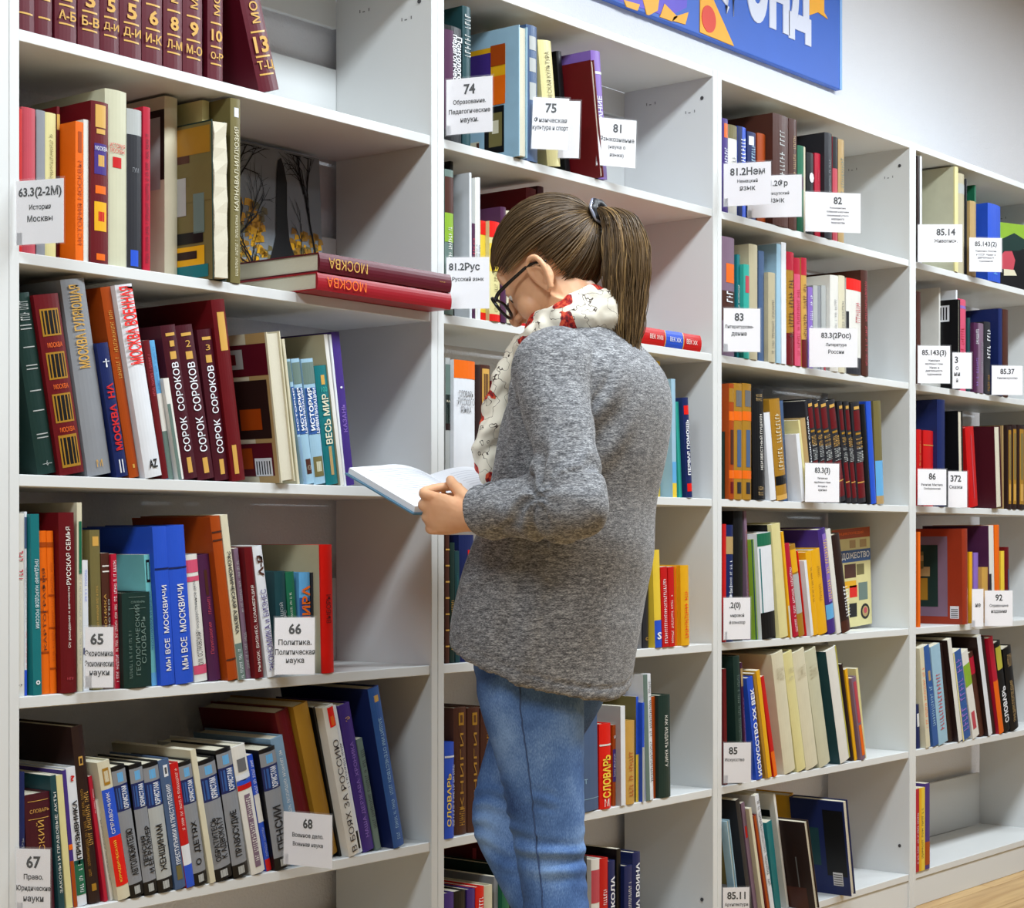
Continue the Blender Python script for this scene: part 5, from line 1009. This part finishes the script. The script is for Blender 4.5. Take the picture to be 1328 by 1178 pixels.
# head, built in its own frame (faces +y), then bowed towards the book
HC = V(2.565, -.350, 1.462)
HR = Matrix.Rotation(math.radians(12), 3, 'Z') @ Matrix.Rotation(math.radians(-38), 3, 'X')
def hp(x, y, z): return HC+HR @ V(x, y, z)
def hell(c, r, rot=None, n=14): 
    return ell(hp(*c), r, HR if rot is None else HR @ rot, n)
def htube(pts, **k): return tube([(*hp(*p[:3]), *p[3:]) for p in pts], **k)
parts = [hell((0,-.012,.028), (.073,.095,.088), n=20), hell((0,.025,-.01), (.064,.066,.078)), hell((0,.05,-.055), (.045,.04,.045)), hell((0,.072,-.088), (.02,.016,.017)),
         hell((.036,.055,-.035), (.028,.025,.03)), hell((-.036,.055,-.035), (.028,.025,.03)), hell((0,.070,.036), (.050,.012,.030)), hell((.030,.070,.012), (.0145,.0135,.012)), hell((-.030,.070,.012), (.0145,.0135,.012)),
         htube([(0,.086,.018,.007),(0,.098,.0,.008),(0,.108,-.018,.010),(0,.100,-.026,.008)], seg=12), hell((.012,.094,-.024), (.008,.009,.007)), hell((-.012,.094,-.024), (.008,.009,.007)),
         htube([(-.022,.080,-.054,.004),(0,.092,-.051,.006),(.022,.080,-.054,.004)], seg=10), htube([(-.02,.079,-.061,.004),(0,.089,-.062,.006),(.02,.079,-.061,.004)], seg=10),
         htube([(-.05,.0,-.06,.018),(-.035,.04,-.078,.016),(0,.066,-.088,.015),(.035,.04,-.078,.016),(.05,.0,-.06,.018)], seg=12)]
for s in (-1, 1):                            # ears: rim, lobe, inner fold
    E = lambda y, z, x=.0: (s*(.074+x), y*.86+.006, z-.022)
    parts += [htube([(*E(-.004,-.030),.0045),(*E(.004,-.012,-.002),.004),(*E(.008,.008,-.001),.004),(*E(.004,.026,.004),.0045),(*E(-.010,.034,.009),.005),(*E(-.024,.028,.012),.005),(*E(-.028,.008,.012),.005),(*E(-.020,-.014,.008),.005),(*E(-.010,-.030,.004),.006)], seg=10),
              hell(E(-.012,.004,-.003), (.006,.018,.028)), htube([(*E(-.004,.020,.004),.003),(*E(-.016,.012,.007),.003),(*E(-.016,-.006,.006),.003),(*E(-.006,-.014,.002),.003)], seg=8)]
neck = tube([(2.573,-.420,1.28,.056),(2.570,-.405,1.36,.052),(2.566,-.375,1.43,.052),(2.565,-.355,1.47,.05)])
parts.append(neck)
parts += [tube([(2.575,-.36,.90,.12,.09),(2.575,-.40,1.1,.13,.085),(2.575,-.415,1.24,.14,.08),(2.573,-.415,1.30,.10,.06)], ref=(0,1,0))]
SH = {-1: V(2.418,-.458,1.280), 1: V(2.735,-.388,1.283)}
EL = {-1: V(2.340,-.568,1.052), 1: V(2.735,-.370,1.040)}
WR = {-1: V(2.330,-.372,1.042), 1: V(2.690,-.215,1.060)}
for s in (-1, 1):
    a, e, w = SH[s], EL[s], WR[s]; m_ = (a+e)/2; n_ = (e+w)/2
    parts.append(tube([(*V(2.575,-.42,1.28).lerp(a, .6),.045),(*a,.043),(*m_,.038),(*e,.034),(*n_,.032),(*w,.023,.026)]))
# hands: palm, four curled fingers, thumb
def hand(s, wr, fwd, inn, up):
    """fwd: along the hand, inn: where the palm looks, up: thumb side."""
    fwd, inn, up = fwd.normalized(), inn.normalized(), up.normalized()
    Q = lambda a, b, c: wr+fwd*a+inn*b+up*c
    out = [tube([(*Q(-.01,0,0),.023,.024),(*Q(.02,-.002,0),.026,.022),(*Q(.05,-.004,.0),.034,.016),(*Q(.08,-.003,0),.037,.014),(*Q(.096,.0,0),.034,.010)], ref=inn, seg=18)]
    for i, (c, L, r) in enumerate(((.030,.072,.0080),(.0105,.080,.0083),(-.0095,.076,.0080),(-.0285,.062,.0072))):
        k = .088-.004*abs(i-1)
        p0 = Q(k-.03, .000, c*.85); p1 = Q(k+.006, -.005, c); p2 = Q(k+.022, .010+L*.06, c*1.02); p3 = Q(k+.016, .014+L*.48, c*1.0); p4 = Q(k-.006, .016+L*.74, c*.98)
        out.append(tube([(*p0,r*1.0),(*p1,r*1.2),(*p2,r*1.06),(*p3,r*.98),(*p4,r*.84)], n=5, seg=12))
        out.append(ell(p4, (r*.85,)*3, n=8))
    t = [Q(.012,.008,.018), Q(.036,.016,.033), Q(.062,.034,.040), Q(.084,.056,.042)]
    out.append(tube([(*t[0],.013),(*t[1],.0118),(*t[2],.0098),(*t[3],.0082)], n=4, seg=12)); out.append(ell(t[3], (.0085,)*3, n=8))
    return out
UPL = V(-.45,-.10,.90)
parts += hand(-1, WR[-1]+V(0,0,-.008), V(-.12,.97,.10), V(.95,.06,.24), V(-.25,-.08,.96))
parts += hand(1, WR[1], V(-.05,.97,.02), V(-.88,.06,.47), V(.42,.0,.90))
body = remesh('body', parts, .0024, 3, SKIN, W)
put(body)
EYEM = mat('eye_white', (.93,.92,.90), rough=.15, var=0); IRIS = mat('iris', (.25,.2,.15), rough=.1, var=0)
for s in (-1, 1):
    v, f = hell((s*.030,.070,.005), (.0120,.0125,.0125)); e = ob('eye', me('eye', v, f, EYEM, True)); put(e)
    v, f = hell((s*.030,.0800,.000), (.006,.003,.006), n=8); i_ = ob('iris', me('iris', v, f, IRIS, True)); i_.data.transform(WM); i_.parent = e
HM = hair_mat()
def strands(name, lst, m, r0=.0009):
    """lst: list of (points, tone, radius) -> one mesh of fine three-sided locks."""
    v, f, tn = [], [], []
    for pts, tone, rad in lst:
        n = len(pts); b = len(v)
        for i, p in enumerate(pts):
            d = (pts[min(i+1,n-1)]-pts[max(i-1,0)]).normalized(); s = d.cross(V(.3,.2,.9)); s = s.normalized() if s.length > .01 else V(1,0,0); u = s.cross(d)
            rr_ = rad*(.35 if i in (0, n-1) else 1)
            for k in range(3): t = 2.094*k; v.append(p+s*math.cos(t)*rr_+u*math.sin(t)*rr_); tn.append(tone)
        for i in range(n-1):
            for k in range(3): f.append((b+i*3+k, b+i*3+(k+1)%3, b+i*3+3+(k+1)%3, b+i*3+3+k))
    d = me(name, v, f, m, True); a = d.attributes.new('tone', 'FLOAT', 'POINT'); a.data.foreach_set('value', tn)
    return d
rs = random.Random(11)
CEN = V(0,-.012,.030); RAD = V(.0780,.1030,.0960)
TIE = V(.0,-.116,.024)                       # hair tie in the head's frame
td = V((TIE.x-CEN.x)/RAD.x, (TIE.y-CEN.y)/RAD.y, (TIE.z-CEN.z)/RAD.z); 
TIE_D = td.normalized()
def on(dv, k=1.0): return CEN+V(dv.x*RAD.x, dv.y*RAD.y, dv.z*RAD.z)*k
def hairline(dv):                            # true where the scalp carries hair
    x, y, z = dv
    ax = abs(x)
    if z > .30: return y < .88
    if z > .0: return y < .64+.5*z and (ax > .35 or z > .22)
    if z > -.16 and y > .0: return False
    return y < -.02+.10*(z+.1) and z > -.97
# scalp cap
cap_v, cap_f, idx = [], [], {}
n1, n2 = 44, 88
for i in range(n1+1):
    for k in range(n2):
        t, p = math.pi*i/n1, 2*math.pi*k/n2; dv = V(math.sin(t)*math.cos(p), math.sin(t)*math.sin(p), math.cos(t))
        idx[i,k] = len(cap_v); cap_v.append((HC+HR @ on(dv, 1.0), hairline(dv) and hairline((dv+V(0,.07,-.07)).normalized())))
for i in range(n1):
    for k in range(n2):
        q = [idx[i,k], idx[i+1,k], idx[i+1,(k+1)%n2], idx[i,(k+1)%n2]]
        if all(cap_v[j][1] for j in q): cap_f.append(tuple(q))
dcap = me('hair', [a for a, _ in cap_v], cap_f, HM, True); at = dcap.attributes.new('tone', 'FLOAT', 'POINT'); at.data.foreach_set('value', [.18]*len(cap_v))
hair = ob('hair', dcap); put(hair)
lst = []
cnt = 0
while cnt < 6800:
    dv = V(rs.gauss(0,1), rs.gauss(0,1), rs.gauss(0,1)).normalized()
    if not hairline(dv): continue
    ang = dv.angle(TIE_D)
    if ang < .22 or (ang < .9 and rs.random() < .6): continue
    cnt += 1
    dv = (dv+V(rs.gauss(0,.02), rs.gauss(0,.03), rs.gauss(0,.03))).normalized()
    tone = min(1, max(0, .40+.34*noise.noise(dv*4.5)+rs.gauss(0,.09)+(.15 if rs.random() < .10 else 0)))
    lift = rs.uniform(1.0, 1.035); n = 12; pts = []
    sag = rs.uniform(-.02, .02)
    for j in range(n+1):
        t = j/n; e = dv.slerp(TIE_D, t) if ang < 3.0 else dv
        k = lift+.035*math.sin(math.pi*t)*rs.uniform(.97,1.03)+.012*noise.noise(dv*5)
        if t > .88: k += .02
        q = on(e, k); q.x += sag*math.sin(math.pi*t)*.3
        pts.append(HC+HR @ q)
    lst.append((pts, tone, rs.uniform(.0006,.0011)))
TW = HC+HR @ on(TIE_D, 1.06)                 # where the tie sits in the world
# loose wisps at temple and nape
for k in range(0):
    a = rs.random(); s = -1 if rs.random() < .8 else 1
    p0 = V(s*.072, .028+.02*rs.random(), .02+.02*rs.random()); p1 = V(s*(.076+.004*rs.random()), .030+.012*rs.random(), -.02); p2 = V(s*(.070+.006*rs.random()), .028+.02*rs.random(), -.055-.03*rs.random())
    lst.append(([HC+HR @ Vector(q[:3]) for q in catmull([p0, p1, p2], 5)], .5+.3*rs.random(), .0004))
for k in range(0):
    x = rs.uniform(-.05,.05); p0 = V(x, -.075, -.035); p1 = V(x*.9, -.088, -.055-.01*rs.random()); p2 = V(x*.8+rs.uniform(-.01,.01), -.085, -.075-.02*rs.random())
    lst.append(([HC+HR @ Vector(q[:3]) for q in catmull([p0, p1, p2], 4)], .4+.3*rs.random(), .0007))
h2 = ob('hair_locks', strands('hair_locks', lst, HM)); put(h2)
h2['kind'] = 'stuff'
# ponytail
PT = [TW, TW+V(.000,-.022,.008), V(TW.x+.003,-.478,TW.z-.012), V(TW.x+.005,-.489,TW.z-.055), V(TW.x+.006,-.490,TW.z-.105), V(TW.x+.006,-.486,TW.z-.155), V(TW.x+.006,-.484,TW.z-.195), V(TW.x+.006,-.484,TW.z-.228)]
PR = [.010, .017, .030, .038, .040, .037, .033, .026]
lst = []
for k in range(1900):
    a = rs.uniform(0, 6.283); rr_ = math.sqrt(rs.random()); endf = rs.uniform(.84, 1.06) if rs.random() < .8 else rs.uniform(.6,.9)
    tone = min(1, max(0, .46+.40*noise.noise(V(math.cos(a)*rr_, math.sin(a)*rr_, .3)*3.5)+rs.gauss(0,.10)+(.15 if rs.random() < .12 else 0)))
    pts = []; wob = rs.uniform(-.004,.004)
    for p, r_ in zip(PT, PR):
        pts.append(p+V(math.cos(a)*rr_*r_+wob*math.sin(p.z*60+k), math.sin(a)*rr_*r_*1.02+wob*math.sin(p.z*45+k*2), 0))
    q = [Vector(c[:3]) for c in catmull(pts, 4)]
    m_ = max(4, int(len(q)*min(1, endf))); q = q[:m_]
    if endf > 1: q[-1] = q[-1]+V(rs.uniform(-.004,.004), rs.uniform(-.004,.004), -.012)
    lst.append((q, tone, rs.uniform(.0006,.0011)))
pt = ob('ponytail', strands('ponytail', lst, HM)); put(pt); pt['kind'] = 'stuff'
TM = mat('tie_fabric', (.05,.05,.07), rough=.5, var=.1); TS = mat('tie_silver', (.7,.72,.8), rough=.25, var=0, metal=.6)
tie_dir = (PT[1]-PT[0]).normalized()
def ring(c, d, R, r, n=28, sg=10, wob=0):
    s = d.cross(V(0,0,1)).normalized(); u = s.cross(d); v, f = [], []
    for i in range(n):
        a = 2*math.pi*i/n; cc = s*math.cos(a)+u*math.sin(a)
        for k in range(sg): t = 2*math.pi*k/sg; v.append(c+cc*(R+r*(1+wob*math.sin(7*a))*math.cos(t))+d*(r*math.sin(t)))
    for i in range(n):
        for k in range(sg): f.append((i*sg+k, i*sg+(k+1)%sg, ((i+1)%n)*sg+(k+1)%sg, ((i+1)%n)*sg+k))
    return v, f
v, f = ring(PT[0]+tie_dir*.010, tie_dir, .0165, .0085, wob=.25); tie = ob('hair_tie', me('hair_tie', v, f, TM, True)); put(tie)
v, f = ring(PT[0]+tie_dir*.010, tie_dir, .0235, .003, wob=.4); tb = ob('silver_band', me('silver_band', v, f, TS, True)); tb.data.transform(WM); tb.parent = tie

# glasses
BK = mat('glasses_frame', (.03,.03,.035), rough=.2, var=0)
gl = ob('glasses', None, None); gl.parent = W
def frame_ring(s):
    pts = []
    for i in range(25):
        a = 2*math.pi*i/24; ex_ = .027; ez_ = .021; 
        pts.append((s*.034+ex_*abs(math.cos(a))**.8*math.copysign(1, math.cos(a)), .104-.16*abs(abs(s*.034+ex_*math.cos(a))-.02)**1.15*1.2, .0+ez_*abs(math.sin(a))**.8*math.copysign(1, math.sin(a))+.004*abs(math.cos(a)), .0029))
    return pts
for s in (-1, 1):
    v, f = htube(frame_ring(s), n=1, seg=8, caps=False); o = ob('rim', me('rim', v, f, BK, True)); o.data.transform(WM); o.parent = gl
    pr_ = [p[:3] for p in frame_ring(s)[:24]]; c = tuple(sum(q[i] for q in pr_)/24 for i in range(3))
    lm = bpy.data.materials.get('lens_glass')
    if not lm:
        lm = bpy.data.materials.new('lens_glass'); lm.use_nodes = True; b = lm.node_tree.nodes['Principled BSDF']; b.inputs['Alpha'].default_value = .12; b.inputs['Roughness'].default_value = .03; b.inputs['Base Color'].default_value = (.8,.85,.9,1)
    o = ob('lens', me('lens', [hp(*q) for q in pr_], [tuple(range(24))], lm)); o.data.transform(WM); o.parent = gl
    v, f = htube([(s*.062,.094,.008,.0034),(s*.073,.078,.010,.0034),(s*.078,.03,.008,.003),(s*.081,.0,.004,.0028),(s*.079,-.024,-.010,.0022)], seg=8); o = ob('temple_arm', me('temple_arm', v, f, BK, True)); o.data.transform(WM); o.parent = gl
v, f = htube([(-.010,.1035,.006,.002),(0,.107,.010,.002),(.010,.1035,.006,.002)], seg=8); o = ob('bridge', me('bridge', v, f, BK, True)); o.data.transform(WM); o.parent = gl

# sweater
TZ = math.radians(12)
def tring(z, cx, cy, a, b, k=0, n=48, e=2.25):
    out = []
    for i in range(n):
        t = 2*math.pi*i/n; c, s = math.cos(t), math.sin(t)
        x = a*math.copysign(abs(c)**(2/e), c); y = b*math.copysign(abs(s)**(2/e), s)
        X = x*math.cos(TZ)-y*math.sin(TZ); Y = x*math.sin(TZ)+y*math.cos(TZ)
        out.append(V(cx+X, cy+Y, z+k*(y/b)+(1.0*k*max(0, x/a)**1.5 if k > .015 else 0)))
    return out
def loft(rings, cap0=True, cap1=True):
    n = len(rings[0]); v = [p for r in rings for p in r]; f = []
    for i in range(len(rings)-1):
        for k in range(n): f.append((i*n+k, i*n+(k+1)%n, (i+1)*n+(k+1)%n, (i+1)*n+k))
    if cap0: f.append(tuple(range(n))[::-1])
    if cap1: f.append(tuple(range((len(rings)-1)*n, len(rings)*n)))
    return v, f
spec = [(.775,2.568,-.325,.192,.144,.052),(.82,2.570,-.330,.196,.146,.045),(.88,2.573,-.342,.197,.146,.03),(.98,2.575,-.365,.194,.142,.01),(1.08,2.579,-.390,.182,.135,0),(1.17,2.580,-.410,.180,.131,0),(1.23,2.579,-.420,.180,.127,0),(1.275,2.576,-.425,.176,.116,0),(1.305,2.577,-.424,.150,.100,0),(1.33,2.577,-.418,.112,.082,0),(1.352,2.575,-.410,.074,.068,0),(1.368,2.573,-.404,.058,.060,0)]
spec_i = [catmull([list(s) for s in spec], 3)][0]
inner = [tring(.90,2.573,-.345,.180,.130,.02), tring(.84,2.570,-.335,.182,.132,.04), tring(.776,2.568,-.325,.184,.136,.052)]
rings = inner+[tring(*s) for s in spec_i]
sp = [loft(rings)]
for s in (-1, 1):
    a, e, w = SH[s], EL[s], WR[s]
    ctr = V(2.576,-.42,1.27)
    back = (w-e).normalized()
    w1 = w-back*.008
    sp.append(tube([(*ctr.lerp(a,.55),.062),(*a.lerp(ctr,.05),.066),(*(a.lerp(e,.28)+V(-.006,0,0)),.055),(*(a.lerp(e,.62)+V(-.006,0,0)),.051),(*a.lerp(e,.86),.052),(*e,.051)], n=6, seg=32, ref=(0,1,.3)))
    sp.append(tube([(*e,.051),(*e.lerp(w,.2),.052),(*e.lerp(w,.45),.050),(*e.lerp(w,.7),.047),(*w1,.046),(*(w1-back*.004),.038),(*(w1-back*.03),.034)], n=6, seg=32))
    sp.append(ell(e+V(0,.002,.0), (.0525,.054,.0525), n=16))
EI = EL[-1]+V(.0,.030,.012)                  # crook of the elbow
def folds(co, no):
    d = V(0,0,0); h = 0.
    # radiating folds at the crook and back of the near sleeve
    r = co-EI; L = r.length
    if co.x < 2.43 and L < .16:
        ang = math.atan2(r.z, r.y); h += .0062*math.sin(ang*8+L*30+3*noise.noise(co*18))*math.exp(-((L-.055)/.045)**2)
    # sleeve slack rings along forearm and upper arm
    if co.x < 2.41:
        p = (co-EL[-1]).dot((WR[-1]-EL[-1]).normalized())
        if .05 < p < .24: h += .0035*math.sin(p*95+co.z*30)*(1-abs(p-.15)/.12 if abs(p-.15) < .12 else 0)
        q = (co-SH[-1]).dot((EL[-1]-SH[-1]).normalized())
        if .0 < q < .26: h += .003*math.sin(q*60+co.y*45)*(.4+q*2)
    ne = (co-EL[-1]).length
    if ne < .062 and co.y < EL[-1].y+.02: h *= .15
    # armhole seam
    s = (co-V(2.44,-.445,1.26)); 
    ds = s.dot(V(-.80,-.25,.40).normalized())
    if co.x < 2.50 and co.z > 1.12 and abs(ds) < .03: h -= .006*math.exp(-(ds/.006)**2)
    # long soft folds between shoulder blade and sleeve
    if co.z > 1.05 and co.x < 2.56: h += .004*math.sin((co.x*.75-co.z*.55+co.y*.2)*85+2*noise.noise(co*6))*math.exp(-((co.x-2.46)/.06)**2-((co.z-1.2)/.09)**2)
    # centre back seam
    if co.y < -.45 and abs(co.x-2.60) < .01: h -= .0012*math.exp(-((co.x-2.60)/.0025)**2)
    # broad drape of the body
    h += .006*noise.noise(V(co.x*5, co.y*5, co.z*3.2))+.0028*noise.noise(V(co.x*14+3, co.y*14, co.z*7))
    if co.z < 1.15: h += .004*math.sin(co.z*26+co.x*10-co.y*14)*max(0, 1-abs(co.z-1.0)/.15)
    # hem stitching
    u = -(co.x-2.568)*math.sin(TZ)+(co.y+.325)*math.cos(TZ); w_ = (co.x-2.568)*math.cos(TZ)+(co.y+.325)*math.sin(TZ)
    zh = .775+.052*u/.144+.052*max(0, w_/.192)**1.5
    dz = co.z-zh-.024
    if abs(dz) < .006: h -= .0022*math.exp(-(dz/.0022)**2)
    return no*h
SWM = sweater_mat()
sw = remesh('sweater', sp, .0050, 4, SWM, W, folds); put(sw)
# cuff band and hem band seams as raised cords
for s in (-1,):
    w = WR[s]; d_ = (w-EL[s]).normalized()
    v, f = ring(w-d_*.035, d_, .0465, .0018); o = ob('cuff_seam', me('cuff_seam', v, f, SWM, True)); put(o)

# jeans
def leg(pts): return tube(pts, n=6, seg=28, ref=(0,1,0))
LH, RH = V(2.490,-.345,.86), V(2.655,-.335,.86)
jp = [ell((2.572,-.350,.86), (.168,.125,.12), n=20),
      leg([(2.500,-.352,.88,.095),(2.500,-.350,.76,.092),(2.512,-.362,.64,.078),(2.520,-.372,.53,.066),(2.522,-.378,.47,.060),(2.522,-.388,.40,.056),(2.520,-.400,.30,.056),(2.520,-.408,.18,.044),(2.520,-.410,.08,.039)]),
      leg([(2.640,-.345,.88,.095),(2.636,-.310,.76,.090),(2.620,-.262,.64,.076),(2.606,-.225,.545,.066),(2.598,-.222,.49,.062),(2.590,-.262,.43,.057),(2.578,-.345,.33,.055),(2.566,-.440,.22,.045),(2.560,-.520,.13,.038)])]
def creases(co, no):
    h = .004*noise.noise(V(co.x*9, co.y*9, co.z*6))
    for kz, ky, amp, w_ in ((.49, -.378, .0052, .085), (.49,-.222,.005,.075)):
        if abs(co.z-kz) < w_*2 and ((co.x < 2.562) == (ky < -.3)):
            h += amp*1.0*math.sin((co.z-kz)*210+4.5*noise.noise(V(co.x*9,co.y*9,co.z*7))+co.x*30)*math.exp(-((co.z-kz)/w_)**2)*max(0, .35+1.3*noise.noise(V(co.x*13+5,co.y*13,co.z*16)))
    h += .003*math.sin(co.z*120+co.y*60)*math.exp(-((co.z-.80)/.05)**2)
    return no*h
jn = remesh('jeans', jp, .0052, 3, denim(), W, creases); put(jn)
DK = mat('seam_thread', (.22,.31,.48), rough=.8, var=.1)
from mathutils.bvhtree import BVHTree
tr = BVHTree.FromPolygons([tuple(v_.co) for v_ in jn.data.vertices], [tuple(p_.vertices) for p_ in jn.data.polygons])
path = [Vector(p_[:3]) for p_ in catmull([[2.40,-.405,.82],[2.40,-.402,.70],[2.42,-.400,.60],[2.44,-.400,.52],[2.45,-.404,.44],[2.45,-.412,.36],[2.46,-.42,.26]], 12)]
sm = tube([(*(W0+V(2.57,-.38,0)), .0015) for W0 in [tr.find_nearest(p_+V(-2.57,.38,0))[0] for p_ in path]], n=1, seg=6)
o = ob('side_seam', me('side_seam', *sm, DK, True)); put(o)
SHOE = mat('shoe_leather', (.12,.12,.13), rough=.4, var=.1)
for pts in ([(2.520,-.445,.045,.034,.040),(2.518,-.40,.055,.042,.048),(2.516,-.33,.042,.044,.038),(2.512,-.26,.032,.042,.028),(2.510,-.215,.026,.028,.020)], [(2.560,-.560,.13,.030,.034),(2.561,-.53,.10,.040,.042),(2.565,-.49,.060,.043,.036),(2.570,-.455,.034,.040,.026),(2.574,-.425,.026,.028,.020)]):
    v, f = tube(pts, n=5, seg=20); o = ob('shoe', me('shoe', v, f, SHOE, True)); put(o)

# scarf: two turns round the neck and a hanging end in front
def wrap(c, R1, R2, r, tilt, ph=0):
    pts = []
    for i in range(25):
        a = 2*math.pi*i/24+ph
        x, y = R1*math.cos(a), R2*math.sin(a)
        pts.append((c[0]+x, c[1]+y, c[2]-tilt*math.sin(a), r[0]*(1+.12*math.sin(3*a)), r[1]*(1+.15*math.cos(4*a+1))))
    return tube(pts, n=2, seg=18, caps=False)
sc = [wrap((2.572,-.388,1.364), .068, .072, (.020,.031), .033), wrap((2.572,-.388,1.345), .080, .080, (.022,.026), .034, .4),
      tube([(2.545,-.325,1.340,.030,.022),(2.532,-.300,1.315,.026,.022),(2.525,-.285,1.27,.034,.022),(2.520,-.268,1.21,.040,.024),(2.518,-.256,1.16,.046,.026),(2.520,-.254,1.115,.040,.022),(2.524,-.258,1.085,.018,.012)], n=6, seg=22, ref=(0,1,0)),
      tube([(2.60,-.322,1.335,.030,.022),(2.595,-.298,1.28,.030,.02),(2.59,-.278,1.2,.034,.02),(2.588,-.27,1.14,.034,.02),(2.586,-.272,1.10,.02,.012)], n=6, seg=22, ref=(0,1,0))]
def crumple(co, no):
    h = .0035*math.sin(co.z*60+co.y*90+7*noise.noise(co*9))+.007*noise.noise(co*22)+.004*noise.noise(co*55)
    return no*h
sf = remesh('scarf', sc, .0038, 3, scarf_mat(), W, crumple); put(sf)

# open book in her hands
YA = math.radians(-12); TL = math.radians(20)
ux = V(math.cos(YA), math.sin(YA), 0); fx = V(-math.sin(YA), math.cos(YA), 0); uy = fx*math.cos(TL)+V(0,0,math.sin(TL)); uz = ux.cross(uy)
BM = Matrix(((ux.x,uy.x,uz.x,2.498),(ux.y,uy.y,uz.y,-.282),(ux.z,uy.z,uz.z,1.040),(0,0,0,1)))   # origin: near end of the gutter
PGW = mat('open_page', (.92,.93,.95), rough=.6, var=.02); CVR = mat('cover_bluegrey', (.35,.52,.62), rough=.4, var=.05)
bk = ob('open_book', None); bk.matrix_world = BM; tag(bk, 'open book with white pages and blue-grey cover, held in her hands', 'book')
PWD, PH = .178, .215
def hump(x): return .004+.020*math.sin(min(1, x/(PWD*.62))*math.pi*.62)*(1-.55*(x/PWD)**2)
for s in (-1, 1):
    v, f = [], []; n = 18
    for i in range(n+1):
        x = PWD*i/n; z = hump(x)
        for y in (.004, PH-.004):
            v += [(s*x, y, z), (s*x, y, min(z-.0005, .0022))]
    for i in range(n):
        a = 4*i; q = [(a, a+4, a+6, a+2), (a+1, a+3, a+7, a+5), (a, a+1, a+5, a+4), (a+2, a+6, a+7, a+3)]
        f += q if s < 0 else [t[::-1] for t in q]
    f.append((0,2,3,1)); f.append((4*n, 4*n+1, 4*n+3, 4*n+2))
    d = me('page_block', v, f, PGW); o = ob('page_block', d, bk)
    box('cover_board', *(sorted((s*.004, s*(PWD+.004)))), 0, PH, -.0012, .0016, CVR, bk)
    # faint printed lines
    lv, lf = [], []
    for r_ in range(17):
        y = .030+.0098*r_; L_ = .125*(rs.uniform(.5,1) if r_ % 5 == 4 else 1)
        for k in range(8):
            x0, x1 = .028+L_*k/8, .028+L_*(k+1)/8
            b_ = len(lv); lv += [(s*x0, y, hump(x0)+.0004), (s*x1, y, hump(x1)+.0004), (s*x1, y+.0022, hump(x1)+.0004), (s*x0, y+.0022, hump(x0)+.0004)]; lf.append((b_, b_+1, b_+2, b_+3))
    ob('printed_lines', me('printed_lines', lv, lf, mat('print_pale', (.82,.83,.86), rough=.7, var=0)), bk)
box('spine', -.004, .004, 0, PH, -.0012, .0012, CVR, bk)
